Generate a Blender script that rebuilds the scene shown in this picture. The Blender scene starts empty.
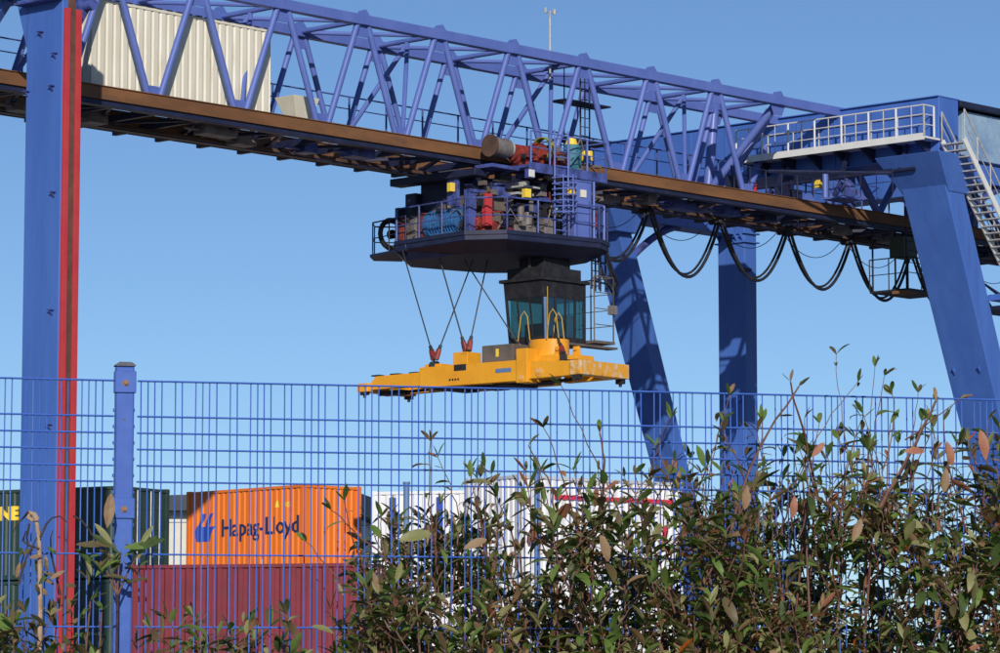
import bpy, bmesh, math, random
from mathutils import Vector, Matrix
random.seed(11)
PI = math.pi
sc = bpy.context.scene
COL = sc.collection
R = math.radians

# ------------------------------------------------------------------ materials
def mat(name, col, rough=0.5, metal=0.0, spec=0.5, col2=None, scale=3.0, detail=5.0, lo=0.4, hi=0.62, bump=0.0,
        bscale=20.0, coat=0.0, trans=0.0, stretch=None, dirt=None, dscale=1.3, dlo=.55, dhi=.75):
    m = bpy.data.materials.new(name); m.use_nodes = True
    nt = m.node_tree; b = nt.nodes['Principled BSDF']; L = nt.links
    b.inputs['Base Color'].default_value = (*col, 1)
    b.inputs['Roughness'].default_value = rough
    b.inputs['Metallic'].default_value = metal
    b.inputs['Specular IOR Level'].default_value = spec
    b.inputs['Coat Weight'].default_value = coat
    b.inputs['Transmission Weight'].default_value = trans
    tc = nt.nodes.new('ShaderNodeTexCoord'); mp = nt.nodes.new('ShaderNodeMapping')
    L.new(tc.outputs['Object'], mp.inputs[0])
    if stretch: mp.inputs['Scale'].default_value = stretch
    out = None
    if col2:
        n = nt.nodes.new('ShaderNodeTexNoise'); n.inputs['Scale'].default_value = scale; n.inputs['Detail'].default_value = detail
        n.inputs['Roughness'].default_value = .65
        L.new(mp.outputs[0], n.inputs['Vector'])
        r = nt.nodes.new('ShaderNodeValToRGB'); r.color_ramp.elements[0].position = lo; r.color_ramp.elements[1].position = hi
        r.color_ramp.elements[0].color = (*col, 1); r.color_ramp.elements[1].color = (*col2, 1)
        L.new(n.outputs['Fac'], r.inputs[0]); out = r.outputs[0]
    if dirt:
        n2 = nt.nodes.new('ShaderNodeTexNoise'); n2.inputs['Scale'].default_value = dscale; n2.inputs['Detail'].default_value = 8
        n2.inputs['Roughness'].default_value = .75
        L.new(mp.outputs[0], n2.inputs['Vector'])
        r2 = nt.nodes.new('ShaderNodeMapRange'); r2.inputs[1].default_value = dlo; r2.inputs[2].default_value = dhi
        L.new(n2.outputs['Fac'], r2.inputs[0])
        mx = nt.nodes.new('ShaderNodeMix'); mx.data_type = 'RGBA'
        mx.inputs[7].default_value = (*dirt, 1)
        if out: L.new(out, mx.inputs[6])
        else: mx.inputs[6].default_value = (*col, 1)
        L.new(r2.outputs[0], mx.inputs[0]); out = mx.outputs[2]
    if out: L.new(out, b.inputs['Base Color'])
    if bump:
        n3 = nt.nodes.new('ShaderNodeTexNoise'); n3.inputs['Scale'].default_value = bscale; n3.inputs['Detail'].default_value = 4
        L.new(mp.outputs[0], n3.inputs['Vector'])
        bp = nt.nodes.new('ShaderNodeBump'); bp.inputs['Strength'].default_value = bump; bp.inputs['Distance'].default_value = .02
        L.new(n3.outputs['Fac'], bp.inputs['Height']); L.new(bp.outputs[0], b.inputs['Normal'])
    return m

M = {}
M['blue'] = mat('crane_blue_paint', (.052, .132, .44), .42, col2=(.066, .156, .485), scale=.8, dirt=(.05, .085, .22), dscale=1.9, dlo=.55, dhi=.85, bump=.05, bscale=3, stretch=(1.6, 1.6, .22))
M['tube'] = mat('truss_sunlit_blue', (.090, .140, .42), .42, col2=(.115, .165, .47), scale=.9, dirt=(.11, .08, .12), dscale=2.3, dlo=.64, dhi=.82, bump=.05, bscale=4)  # crane blue shifted paler: sun on the tubes put into the colour
M['trolley'] = mat('trolley_blue_paint', (.06, .09, .32), .45, col2=(.08, .11, .36), scale=1.5, dirt=(.02, .022, .05), dscale=2.2, dlo=.45, dhi=.65)
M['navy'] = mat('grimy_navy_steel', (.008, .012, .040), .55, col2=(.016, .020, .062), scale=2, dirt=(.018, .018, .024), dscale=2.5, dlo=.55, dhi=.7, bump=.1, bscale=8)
M['black'] = mat('black_steel', (.010, .010, .014), .6, col2=(.024, .022, .026), scale=4)
M['rust'] = mat('rusty_rail', (.14, .062, .024), .75, col2=(.21, .092, .035), scale=1.2, dirt=(.09, .05, .035), dscale=1.4, dlo=.5, dhi=.75, bump=.25, bscale=9, stretch=(.35, 1, 1))
M['rustdark'] = mat('dark_rusty_steel', (.055, .032, .026), .8, col2=(.11, .06, .04), scale=1.1, bump=.2, stretch=(.4, 1, 1))
M['red'] = mat('red_paint', (.48, .035, .045), .45, col2=(.50, .05, .05), scale=1.5, dirt=(.25, .05, .05), dscale=2, dlo=.6, dhi=.8)
M['motorred'] = mat('red_machine_paint', (.34, .045, .030), .5, col2=(.16, .03, .025), scale=5, dirt=(.03,.02,.02), dscale=6, dlo=.5, dhi=.65)
M['brown'] = mat('brown_cable_duct', (.10, .045, .035), .7, col2=(.15, .07, .05), scale=2)
M['house'] = mat('ivory_sheet_steel', (.66, .62, .50), .5, col2=(.72, .69, .58), scale=1, dirt=(.45, .34, .2), dscale=1.1, dlo=.58, dhi=.8, stretch=(2.5, 2.5, .5))
M['white'] = mat('white_paint', (.66, .66, .63), .45, col2=(.70, .70, .69), scale=3, dirt=(.4, .36, .3), dscale=2.5, dlo=.62, dhi=.8)
M['galv'] = mat('galvanised_steel', (.58, .57, .54), .5, .3, col2=(.42, .41, .39), scale=5)
M['yellow'] = mat('spreader_yellow_paint', (.74, .32, .014), .42, col2=(.80, .37, .02), scale=1.3, dirt=(.26, .11, .03), dscale=2.0, dlo=.58, dhi=.78, bump=.08, bscale=7)
M['wornyellow'] = mat('scraped_yellow_paint', (.76, .35, .03), .5, col2=(.64, .54, .40), scale=4.2, lo=.50, hi=.64, dirt=(.25, .13, .06), dscale=3, dlo=.55, dhi=.7, bump=.1)
M['lampyellow'] = mat('yellow_enamel', (.85, .62, .05), .4, col2=(.8, .55, .08), scale=6)
M['grey'] = mat('grey_machine_paint', (.19, .17, .17), .55, col2=(.13, .11, .10), scale=3, dirt=(.1, .06, .04), dscale=3)
M['greybrown'] = mat('greybrown_cover', (.15, .12, .10), .6, col2=(.10, .085, .075), scale=2)
M['azure'] = mat('azure_motor_paint', (.035, .15, .38), .45, col2=(.03, .10, .26), scale=3, dirt=(.02,.03,.05), dscale=5, dlo=.5, dhi=.68)
M['teal'] = mat('teal_machine_paint', (.04, .20, .26), .5, col2=(.03, .12, .18), scale=4)
M['green'] = mat('green_cable_jacket', (.16, .26, .05), .6, col2=(.30, .22, .03), scale=8)
M['rope'] = mat('steel_rope', (.035, .035, .04), .6)
M['rubber'] = mat('cable_rubber', (.012, .012, .018), .55, col2=(.025, .025, .035), scale=3)
M['rungsteel'] = mat('step_steel', (.5, .5, .5), .5, .2, col2=(.33, .33, .34), scale=6)
M['panel'] = mat('pale_blue_sheet', (.26, .38, .52), .35, col2=(.32, .45, .58), scale=1.2, dirt=(.15, .25, .42), dscale=1.1, dlo=.45, dhi=.65)
M['fence'] = mat('fence_blue_coating', (.030, .095, .40), .4, col2=(.040, .115, .44), scale=14, dirt=(.045, .08, .26), dscale=14, dlo=.62, dhi=.8)
M['wire'] = mat('wire_blue_coating', (.045, .12, .48), .4, col2=(.06, .15, .54), scale=9)
M['bolt'] = mat('rusty_bolt', (.22, .10, .05), .7, .3, col2=(.35, .22, .12), scale=300)
M['capgrey'] = mat('post_cap_plastic', (.07, .075, .10), .6, col2=(.10, .1, .13), scale=30)
M['orange'] = mat('orange_container_paint', (.86, .205, .012), .45, col2=(.80, .18, .012), scale=1.1, dirt=(.45, .12, .03), dscale=1.6, dlo=.60, dhi=.8, stretch=(1, 1, .35), bump=.9, bscale=1.1)
M['dkgreen'] = mat('dark_green_container_paint', (.018, .045, .038), .5, col2=(.026, .055, .045), scale=1.4, dirt=(.05, .045, .03), dscale=1.5, dlo=.6, dhi=.8, bump=.9, bscale=1.1)
M['maroon'] = mat('maroon_container_paint', (.20, .022, .035), .5, col2=(.16, .02, .03), scale=1.4, dirt=(.1, .04, .03), dscale=2, bump=.9, bscale=1.1)
M['cwhite'] = mat('white_container_paint', (.78, .79, .80), .45, col2=(.72, .73, .75), scale=1, dirt=(.45, .40, .35), dscale=1.4, dlo=.62, dhi=.85, stretch=(1, 1, .4), bump=.9, bscale=1.1)
M['cgrey'] = mat('pale_grey_container_paint', (.55, .56, .58), .5, col2=(.48, .49, .5), scale=1.3)
M['cblue'] = mat('blue_container_paint', (.03, .08, .33), .5, col2=(.04, .09, .36), scale=1.3)
M['letterblue'] = mat('dark_blue_lettering', (.018, .022, .10), .5)
M['logoblue'] = mat('logo_blue', (.02, .07, .42), .5)
M['letteryellow'] = mat('yellow_lettering', (.85, .60, .05), .5)
M['letterwhite'] = mat('white_lettering', (.8, .8, .8), .5)
M['letterblack'] = mat('black_lettering', (.012, .012, .012), .6)
M['bandred'] = mat('red_band_paint', (.62, .03, .07), .45)
M['steelblue'] = mat('steel_blue_paint', (.10, .18, .36), .5, col2=(.13, .21, .38), scale=3)
M['wall'] = mat('cream_wall_cladding', (.66, .64, .54), .7, col2=(.60, .58, .5), scale=.7)
M['roof'] = mat('dark_roof_felt', (.035, .045, .055), .7, col2=(.05, .06, .07), scale=1)
M['glass'] = mat('teal_tinted_glass', (.07, .27, .31), .08, col2=(.02,.07,.09), scale=2.2, lo=.47, hi=.55, spec=.8, coat=.3)
M['asphalt'] = mat('asphalt', (.05, .05, .052), .9, col2=(.07, .068, .065), scale=.6, bump=.4, bscale=60)
M['turf'] = mat('verge_turf', (.045, .07, .02), .95, col2=(.09, .08, .04), scale=2.5, bump=.6, bscale=40)
M['concrete'] = mat('yard_concrete', (.17, .165, .16), .85, col2=(.13, .125, .12), scale=.3, bump=.3, bscale=30)
M['stem'] = mat('reddish_brown_bark', (.10, .040, .035), .6, col2=(.16, .075, .05), scale=30)
M['drystem'] = mat('pale_dry_stalk', (.42, .30, .20), .8, col2=(.30, .20, .12), scale=40)
M['darkstem'] = mat('dark_dry_twig', (.035, .025, .022), .8, col2=(.06, .04, .03), scale=40)

def leafmat(name, c, c2, rough=.48, tr=.3):
    m = mat(name, c, rough, col2=c2, scale=18, spec=.32)
    nt = m.node_tree; b = nt.nodes['Principled BSDF']; o = nt.nodes['Material Output']
    t = nt.nodes.new('ShaderNodeBsdfTranslucent'); t.inputs[0].default_value = (c[0]*2.0, c[1]*2.0, c[2]*1.2, 1)
    mx = nt.nodes.new('ShaderNodeMixShader'); mx.inputs[0].default_value = tr
    nt.links.new(b.outputs[0], mx.inputs[1]); nt.links.new(t.outputs[0], mx.inputs[2]); nt.links.new(mx.outputs[0], o.inputs[0])
    return m
LEAF = [leafmat('leaf_dark_green', (.055, .092, .028), (.08, .125, .035)),
        leafmat('leaf_green', (.12, .20, .045), (.16, .24, .06)),
        leafmat('leaf_olive', (.23, .24, .09), (.32, .30, .15)),
        leafmat('leaf_brown_green', (.15, .10, .055), (.12, .12, .05)),
        leafmat('leaf_tan', (.36, .24, .14), (.28, .17, .09), .55),
        leafmat('leaf_pink', (.45, .20, .13), (.36, .14, .08), .55),
        leafmat('leaf_orange', (.62, .16, .02), (.5, .12, .02), .5)]

# ------------------------------------------------------------------ mesh helpers
class MB:
    def __init__(s): s.v = []; s.f = []; s.mi = []
    def add(s, vs, fs, mi=0):
        n = len(s.v); s.v += [tuple(v) for v in vs]; s.f += [tuple(i+n for i in f) for f in fs]; s.mi += [mi]*len(fs)
    def box(s, a, b, mi=0):
        x0, x1 = sorted((a[0], b[0])); y0, y1 = sorted((a[1], b[1])); z0, z1 = sorted((a[2], b[2]))
        s.add([(x0,y0,z0),(x1,y0,z0),(x1,y1,z0),(x0,y1,z0),(x0,y0,z1),(x1,y0,z1),(x1,y1,z1),(x0,y1,z1)],
              [(0,3,2,1),(4,5,6,7),(0,1,5,4),(1,2,6,5),(2,3,7,6),(3,0,4,7)], mi)
    def beam(s, p, q, w, h, up=(0,0,1), mi=0, w2=None, h2=None):
        p = Vector(p); q = Vector(q); d = (q-p).normalized(); up = Vector(up)
        sd = d.cross(up)
        if sd.length < 1e-4: sd = d.cross(Vector((1,0,0)))
        sd.normalize(); u = sd.cross(d).normalized()
        w2 = w if w2 is None else w2; h2 = h if h2 is None else h2
        vs = []
        for c, ww, hh in ((p,w,h),(q,w2,h2)):
            for a, b in ((-1,-1),(1,-1),(1,1),(-1,1)): vs.append(c + sd*(a*ww/2) + u*(b*hh/2))
        s.add(vs, [(3,2,1,0),(4,5,6,7),(0,1,5,4),(1,2,6,5),(2,3,7,6),(3,0,4,7)], mi)
    def tube(s, pts, r, n=8, mi=0, r2=None, cap=True):
        pts = [Vector(p) for p in pts]; k = len(pts); rings = []
        prev = None
        for i, p in enumerate(pts):
            d = (pts[min(i+1,k-1)] - pts[max(i-1,0)]).normalized()
            if prev is None:
                a = d.cross(Vector((0,0,1)));
                if a.length < 1e-3: a = d.cross(Vector((1,0,0)))
            else:
                a = prev - d*prev.dot(d)
                if a.length < 1e-5: a = d.cross(Vector((.3,1,0)))
            a.normalize(); prev = a; b = d.cross(a)
            rr = r if r2 is None else r + (r2-r)*i/(k-1)
            rings.append([p + (a*math.cos(2*PI*j/n) + b*math.sin(2*PI*j/n))*rr for j in range(n)])
        vs = [v for g in rings for v in g]; fs = []
        for i in range(k-1):
            for j in range(n):
                fs.append((i*n+j, i*n+(j+1)%n, (i+1)*n+(j+1)%n, (i+1)*n+j))
        if cap: fs += [tuple(range(n))[::-1], tuple((k-1)*n+j for j in range(n))]
        s.add(vs, fs, mi)
    def prism(s, poly, z0, z1, mi=0, inset=None):
        """poly list of (x,y) ccw; bottom at z0 (optionally another polygon), top z1"""
        n = len(poly); bot = inset or poly
        vs = [(x,y,z0) for x,y in bot] + [(x,y,z1) for x,y in poly]
        s.add(vs, [tuple(range(n))[::-1], tuple(range(n,2*n))] + [(i,(i+1)%n,n+(i+1)%n,n+i) for i in range(n)], mi)
    def extr(s, poly, axis, a, b, mi=0):
        """poly of 2D points in the two other axes, extruded along axis from a to b"""
        n = len(poly); vs = []
        for t in (a,b):
            for p, q in poly:
                vs.append({'x':(t,p,q),'y':(p,t,q),'z':(p,q,t)}[axis])
        s.add(vs, [tuple(range(n))[::-1], tuple(range(n,2*n))] + [(i,(i+1)%n,n+(i+1)%n,n+i) for i in range(n)], mi)
    def cyl(s, c0, c1, r, n=16, mi=0, r2=None): s.tube([c0, c1], r, n, mi, r2)
    def build(s, name, mats, parent=None, bevel=0, smooth=False):
        me = bpy.data.meshes.new(name); me.from_pydata(s.v, [], s.f)
        if not isinstance(mats, (list, tuple)): mats = [mats]
        for m in mats: me.materials.append(m)
        me.polygons.foreach_set('material_index', s.mi)
        bm = bmesh.new(); bm.from_mesh(me); bmesh.ops.recalc_face_normals(bm, faces=bm.faces[:]); bm.to_mesh(me); bm.free()
        if smooth:
            me.polygons.foreach_set('use_smooth', [True]*len(me.polygons))
            me.set_sharp_from_angle(angle=R(40))
        o = bpy.data.objects.new(name, me); COL.objects.link(o)
        if parent: o.parent = parent
        if bevel:
            bv = o.modifiers.new('bevel', 'BEVEL'); bv.width = bevel; bv.segments = 2; bv.limit_method = 'ANGLE'; bv.angle_limit = R(35)
            if hasattr(bv, 'harden_normals'): bv.harden_normals = False
        return o

def thing(name, label, cat, loc=(0,0,0), rz=0, group=None):
    o = bpy.data.objects.new(name, None); COL.objects.link(o); o.location = loc; o.rotation_euler = (0,0,rz)
    o.empty_display_size = .3
    o['label'] = label; o['category'] = cat
    if group: o['group'] = group
    return o
def tag(o, label, cat, group=None):
    o['label'] = label; o['category'] = cat
    if group: o['group'] = group
    return o
def structure(o): o['kind'] = 'structure'; return o
def rail(mb, pts, h=1.0, post=1.2, r=.022, rm=.016, mids=(.5,), pr=None):
    """handrail along 3D polyline"""
    up = Vector((0,0,h)); pr = pr or r
    pts = [Vector(p) for p in pts]
    for a, b in zip(pts, pts[1:]):
        mb.tube([a+up, b+up], r, 6)
        for m in mids: mb.tube([a+up*m, b+up*m], rm, 5)
        n = max(1, round((b-a).length/post))
        for i in range(n+1):
            p = a.lerp(b, i/n); mb.tube([p, p+up], pr, 6)

# ------------------------------------------------------------------ camera, light
cam = bpy.data.cameras.new('camera'); co = bpy.data.objects.new('camera', cam); COL.objects.link(co)
ZE = 1.7; PITCH = 6.72; F = 3600.0
co.location = (0, 0, ZE); co.rotation_euler = (R(90+PITCH), 0, 0)
cam.sensor_width = 36; cam.lens = F/1000*36; cam.shift_y = -.0455
cam.clip_start = .1; cam.clip_end = 8000
sc.camera = co
SUN_AZ, SUN_EL = R(177), R(22)
w = bpy.data.worlds.new('World'); sc.world = w; w.use_nodes = True
nt = w.node_tree; bg = nt.nodes['Background']
sky = nt.nodes.new('ShaderNodeTexSky'); sky.sky_type = 'NISHITA'; sky.sun_disc = False
sky.sun_elevation = SUN_EL; sky.sun_rotation = SUN_AZ; sky.altitude = 1200; sky.air_density = .82; sky.dust_density = .15; sky.ozone_density = 4.8
nt.links.new(sky.outputs[0], bg.inputs[0]); bg.inputs[1].default_value = .090
sun = bpy.data.lights.new('sun', 'SUN'); so = bpy.data.objects.new('sun', sun); COL.objects.link(so)
sun.energy = 3.9; sun.angle = R(.5); sun.color = (1, .93, .84)
d = Vector((math.sin(SUN_AZ)*math.cos(SUN_EL), math.cos(SUN_AZ)*math.cos(SUN_EL), math.sin(SUN_EL)))
so.rotation_euler = d.to_track_quat('Z', 'Y').to_euler(); so.location = (0, -20, 40)
sc.view_settings.view_transform = 'Standard'; sc.view_settings.look = 'None'; sc.view_settings.exposure = 0; sc.view_settings.gamma = 1

# ------------------------------------------------------------------ ground
g = MB(); g.box((-3000,-1500,-.3), (3000,4500,0)); structure(g.build('ground', M['concrete']))
g = MB(); g.add([(-60,8,.004),(60,8,.004),(60,18,.004),(-60,18,.004)], [(0,1,2,3)]); structure(g.build('grass_verge', M['turf']))
g = MB(); g.add([(-80,-14,.004),(80,-14,.004),(80,6,.004),(-80,6,.004)], [(0,1,2,3)]); structure(g.build('road', M['asphalt']))
g = MB(); g.box((-80,7.85,0),(80,8.0,.12)); structure(g.build('kerb', M['concrete']))

# ------------------------------------------------------------------ gantry crane  (local x along the girder, y across it)
GR = R(46.8)
crane = thing('gantry_crane', 'huge blue steel container gantry crane spanning the yard above the containers', 'gantry crane', (0,105,0), GR)
ZT, ZB = 21.05, 17.73; WF = 2.6; WN, WFAR = -3.55, 10.55; US, UV = 16.7, 23.6
def cpart(mb, name, m, bevel=0, smooth=False, parent=crane, label=None):
    o = mb.build(name, m, parent, bevel, smooth)
    if label: o['label'] = label
    return o
# chords
for wv in (0, WF):
    mb = MB(); mb.beam((-40, wv, ZT), (16.4, wv, ZT), .26, .30); cpart(mb, 'top_chord', M['tube'], .02)
for wv, zz in ((0, ZB), (WF, ZB-.04)):
    mb = MB(); mb.box((-40, wv-.15, zz-.17), (33, wv+.15, zz+.17)); mb.box((-40, wv-.19, zz+.173), (33, wv+.19, zz+.20))
    o = cpart(mb, 'crane_rail', M['rust'], .01)
    mb = MB(); mb.box((-40, wv-.08, zz-.30), (33, wv+.08, zz-.173)); mb.box((-40, wv-.14, zz-.33), (33, wv+.14, zz-.303))
    cpart(mb, 'lower_flange', M['navy'], .008)
tops = [0.55+3.13*k for k in range(-13, 6) if 0.55+3.13*k < 13.4]
for wv in (0, WF):
    r = .092 if wv == 0 else .086
    for t in tops:
        for s_ in (-1, 1):
            if t + s_*1.565 > 13 or (t > 12.5 and wv == 0): continue
            mb = MB()
            mb.tube([(t+s_*.20, wv, ZT-.1), (t+s_*1.34, wv, ZB+.19)], r, 12)
            cpart(mb, 'diagonal_brace', M['tube'], smooth=True)
# gusset plates at nodes
for t in tops:
    for wv in (0, WF):
        mb = MB()
        mb.extr([(t-.38, ZT-.12),(t+.38, ZT-.12),(t+.20, ZT-.48),(t-.20, ZT-.48)], 'y', wv-.012, wv+.012); mb.extr([(t-.14, ZT-.14),(t+.14, ZT-.14),(t+.14, ZT+.14),(t, ZT+.30),(t-.14, ZT+.14)], 'y', wv-.15, wv+.15)
        cpart(mb, 'top_gusset', M['tube'])
        mb = MB(); mb.extr([(t+1.565-.30, ZB+.23),(t+1.565+.30, ZB+.23),(t+1.565+.16, ZB+.44),(t+1.565-.16, ZB+.44)], 'y', wv-.012, wv+.012)
        cpart(mb, 'bottom_gusset', M['tube'])
# top plane bracing + sway frames
for i, t in enumerate(tops):
    mb = MB(); mb.tube([(t, .12, ZT), (t, WF-.12, ZT)], .075, 10); cpart(mb, 'cross_strut', M['tube'], smooth=True)
    if t + 3.13 < 14:
        mb = MB(); mb.tube([(t+.1, WF-.1, ZT-.02), (t+3.03, .1, ZT-.02)], .06, 8); cpart(mb, 'top_brace', M['tube'], smooth=True)
    if i % 2 == 0:
        m_ = t - 1.565 + 1.565
        mb = MB(); mb.tube([(t, 1.3, ZT-.08), (t-1.45, WF, ZB+.25)], .075, 8); mb.tube([(t, 1.3, ZT-.08), (t-1.45, .05, ZB+.25)], .065, 8)
        cpart(mb, 'sway_brace', M['tube'], smooth=True)
# underside: cross ties, diagonals, walkways (underside shade put into the dark navy)
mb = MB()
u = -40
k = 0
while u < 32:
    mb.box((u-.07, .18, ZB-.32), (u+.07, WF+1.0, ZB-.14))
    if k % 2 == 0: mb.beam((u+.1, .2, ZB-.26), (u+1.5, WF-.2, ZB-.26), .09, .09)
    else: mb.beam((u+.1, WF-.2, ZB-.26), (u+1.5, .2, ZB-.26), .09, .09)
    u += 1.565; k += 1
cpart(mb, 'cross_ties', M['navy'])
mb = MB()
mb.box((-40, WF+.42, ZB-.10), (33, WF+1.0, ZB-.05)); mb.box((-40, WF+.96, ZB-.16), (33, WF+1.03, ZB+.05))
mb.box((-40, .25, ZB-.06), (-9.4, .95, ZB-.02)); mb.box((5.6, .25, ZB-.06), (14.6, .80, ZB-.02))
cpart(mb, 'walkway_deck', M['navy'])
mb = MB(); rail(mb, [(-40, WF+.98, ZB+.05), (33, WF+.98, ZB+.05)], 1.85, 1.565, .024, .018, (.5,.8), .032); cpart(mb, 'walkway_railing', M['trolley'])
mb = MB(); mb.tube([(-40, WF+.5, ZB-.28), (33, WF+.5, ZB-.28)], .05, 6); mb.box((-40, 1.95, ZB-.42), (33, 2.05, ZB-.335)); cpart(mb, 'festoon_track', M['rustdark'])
# conduit boxes under the girder
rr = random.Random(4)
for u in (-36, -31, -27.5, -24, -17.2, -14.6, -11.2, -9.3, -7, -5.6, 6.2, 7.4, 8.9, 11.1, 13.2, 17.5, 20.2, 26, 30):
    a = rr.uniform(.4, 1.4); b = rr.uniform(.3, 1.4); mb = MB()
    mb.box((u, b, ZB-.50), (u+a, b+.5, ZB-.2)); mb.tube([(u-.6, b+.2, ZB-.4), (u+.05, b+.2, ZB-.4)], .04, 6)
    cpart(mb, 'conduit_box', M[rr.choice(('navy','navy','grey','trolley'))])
# portal frame (right) : cross beam, legs
def leg(name, a, b, du, dw, du2=None, dw2=None, m='blue'):
    """box leg from top a to bottom b (centre lines), du along girder, dw across"""
    mb = MB()
    du2 = du2 or du; dw2 = dw2 or dw
    vs = []
    for (x,y,z), p, q in ((b,du2,dw2),(a,du,dw)):
        for s1, s2 in ((-1,-1),(1,-1),(1,1),(-1,1)): vs.append((x+s1*p/2, y+s2*q/2, z))
    mb.add(vs, [(3,2,1,0),(4,5,6,7),(0,1,5,4),(1,2,6,5),(2,3,7,6),(3,0,4,7)])
    o = cpart(mb, name, M[m], .03)
    # stiffening lugs / bolted seam ring
    rg = MB()
    for t in (.36, .72):
        z = a[2] + (b[2]-a[2])*t; x = a[0] + (b[0]-a[0])*t; y = a[1]
        p = du + (du2-du)*t; q = dw + (dw2-dw)*t
        for dy in (-.30, .30): rg.extr([(x-p/2-.16, z+.06),(x-p/2+.0, z+.06),(x-p/2+.0, z-.14)], 'y', y+dy*q-.02, y+dy*q+.02)
    r_ = rg.build('lifting_lug', M[m], o)
    return o
def leg_at(z): return 16.2 + .39*(19-z)
leg('slanted_leg', (leg_at(19.0), WN, 19.0), (leg_at(.9), WN, .9), .95, 1.75, .85, 1.5)
leg('slanted_leg', (leg_at(19.0)+.35, WFAR, 19.0), (leg_at(.9)+.2, WFAR, .9), .70, 1.25, .62, 1.1)
leg('vertical_leg', (UV+.2, WFAR, 19.15), (UV+.2, WFAR, .9), .68, 1.25)
mb = MB()
for z in (18.62, 18.30): mb.box((UV+.2-.42, WFAR-.72, z), (UV+.2+.42, WFAR+.72, z+.05))
cpart(mb, 'leg_collar', M['blue'])
for k_ in range(5):
    mb = MB(); mb.extr([(UV-.14-.22, 18.62),(UV-.14, 18.62),(UV-.14, 18.36)], 'y', WFAR-.55+k_*.27, WFAR-.52+k_*.27); cpart(mb, 'collar_rib', M['blue'])
mb = MB(); mb.box((UV-.5, WFAR-.95, 17.2), (UV-.14, WFAR-.64, 17.32)); cpart(mb, 'leg_lamp_arm', M['navy'])
leg('vertical_leg', (UV+.2, WN, 19.15), (UV+.2, WN, .9), .75, 1.45)
# haunches (gussets where beam meets leg, flare steepened to darken their faces)
for wv in (WN, WFAR):
    mb = MB(); mb.add([(15.25,wv-1.2,19.18),(17.4,wv-1.2,19.18),(17.4,wv+1.35,19.18),(15.25,wv+1.35,19.18),
                       (16.2,wv-.9,18.0),(17.3,wv-.9,18.0),(17.3,wv+.9,18.0),(16.2,wv+.9,18.0)],
                      [(0,1,2,3),(7,6,5,4),(0,4,5,1),(1,5,6,2),(2,6,7,3),(3,7,4,0)])
    cpart(mb, 'leg_haunch', M['blue'], .02)
# cross beam
mb = MB(); mb.box((16.2, WN-.55, 19.2), (17.25, WFAR+1.4, 21.1))
cpart(mb, 'cross_beam', M['blue'], .03)
mb = MB()
for y in range(9): mb.box((16.16, -3.0+y*1.55, 19.26), (16.198, -2.97+y*1.55, 21.04))
mb.box((16.12, WN-.56, 21.103), (17.33, WFAR+1.42, 21.135)); mb.box((16.12, WN-.56, 19.165), (17.33, WFAR+1.42, 19.197))
cpart(mb, 'beam_flanges', M['blue'])
# second cross beam under, at vertical legs
mb = MB(); mb.box((UV-.5, WN-.5, 19.2), (UV+.5, WFAR+.9, 20.9)); cpart(mb, 'cross_beam', M['blue'], .03)
# longitudinal tie beams + arc gusset
for wv in (WN, WFAR):
    mb = MB(); mb.box((17.36, wv-.5, 18.55), (UV-.55, wv+.45, 19.15)); cpart(mb, 'tie_beam', M['blue'], .02)
    mb = MB()
    for k_ in range(8):
        a0 = k_/8*PI/2; a1 = (k_+1)/8*PI/2
        p0 = (17.5+2.6*math.sin(a0), wv-.3, 16.6+2.0*(math.cos(a0)*0+math.sin(a0)))
    mb.tube([(17.4+2.9*math.sin(t*PI/20), wv-.2, 18.6-1.6*(1-math.sin(t*PI/20))**1.5) for t in range(11)], .14, 8)
    cpart(mb, 'curved_brace', M['trolley'], smooth=True)
# top side house with pale sheet panels
mb = MB(); mb.box((17.75, WN-.35, 19.30), (27.5, WN+2.2, 20.85)); o = cpart(mb, 'switchgear_house', M['panel'], .02, label='pale blue sheet metal switchgear house on the portal')
for k_ in range(7): f_ = MB(); f_.box((17.76+k_*1.5, WN-.375, 19.31), (17.81+k_*1.5, WN-.353, 20.84)); f_.build('panel_seam', M['panel'], o)
f_ = MB(); f_.box((17.3, WN-.62, 20.92), (27.8, WN+2.4, 21.10)); f_.build('roof', M['navy'], o, .02)
# end carriages / wheels at the leg feet (behind containers, seen from the side views)
def bogie(u0, wv):
    mb = MB(); mb.box((u0-2.3, wv-.45, .45), (u0+2.3, wv+.45, 1.0)); o = cpart(mb, 'travel_bogie', M['blue'], .04)
    for k_ in (-1.7, -.7, .7, 1.7):
        b_ = MB(); b_.cyl((u0+k_, wv-.2, .36), (u0+k_, wv+.2, .36), .36, 20); b_.build('rail_wheel', M['grey'], o, smooth=True)
for u0, wv in ((UV-.1, WN), (UV-.1, WFAR), (-20.15, WN+.05), (-20.15, WFAR)): bogie(u0, wv)

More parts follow.
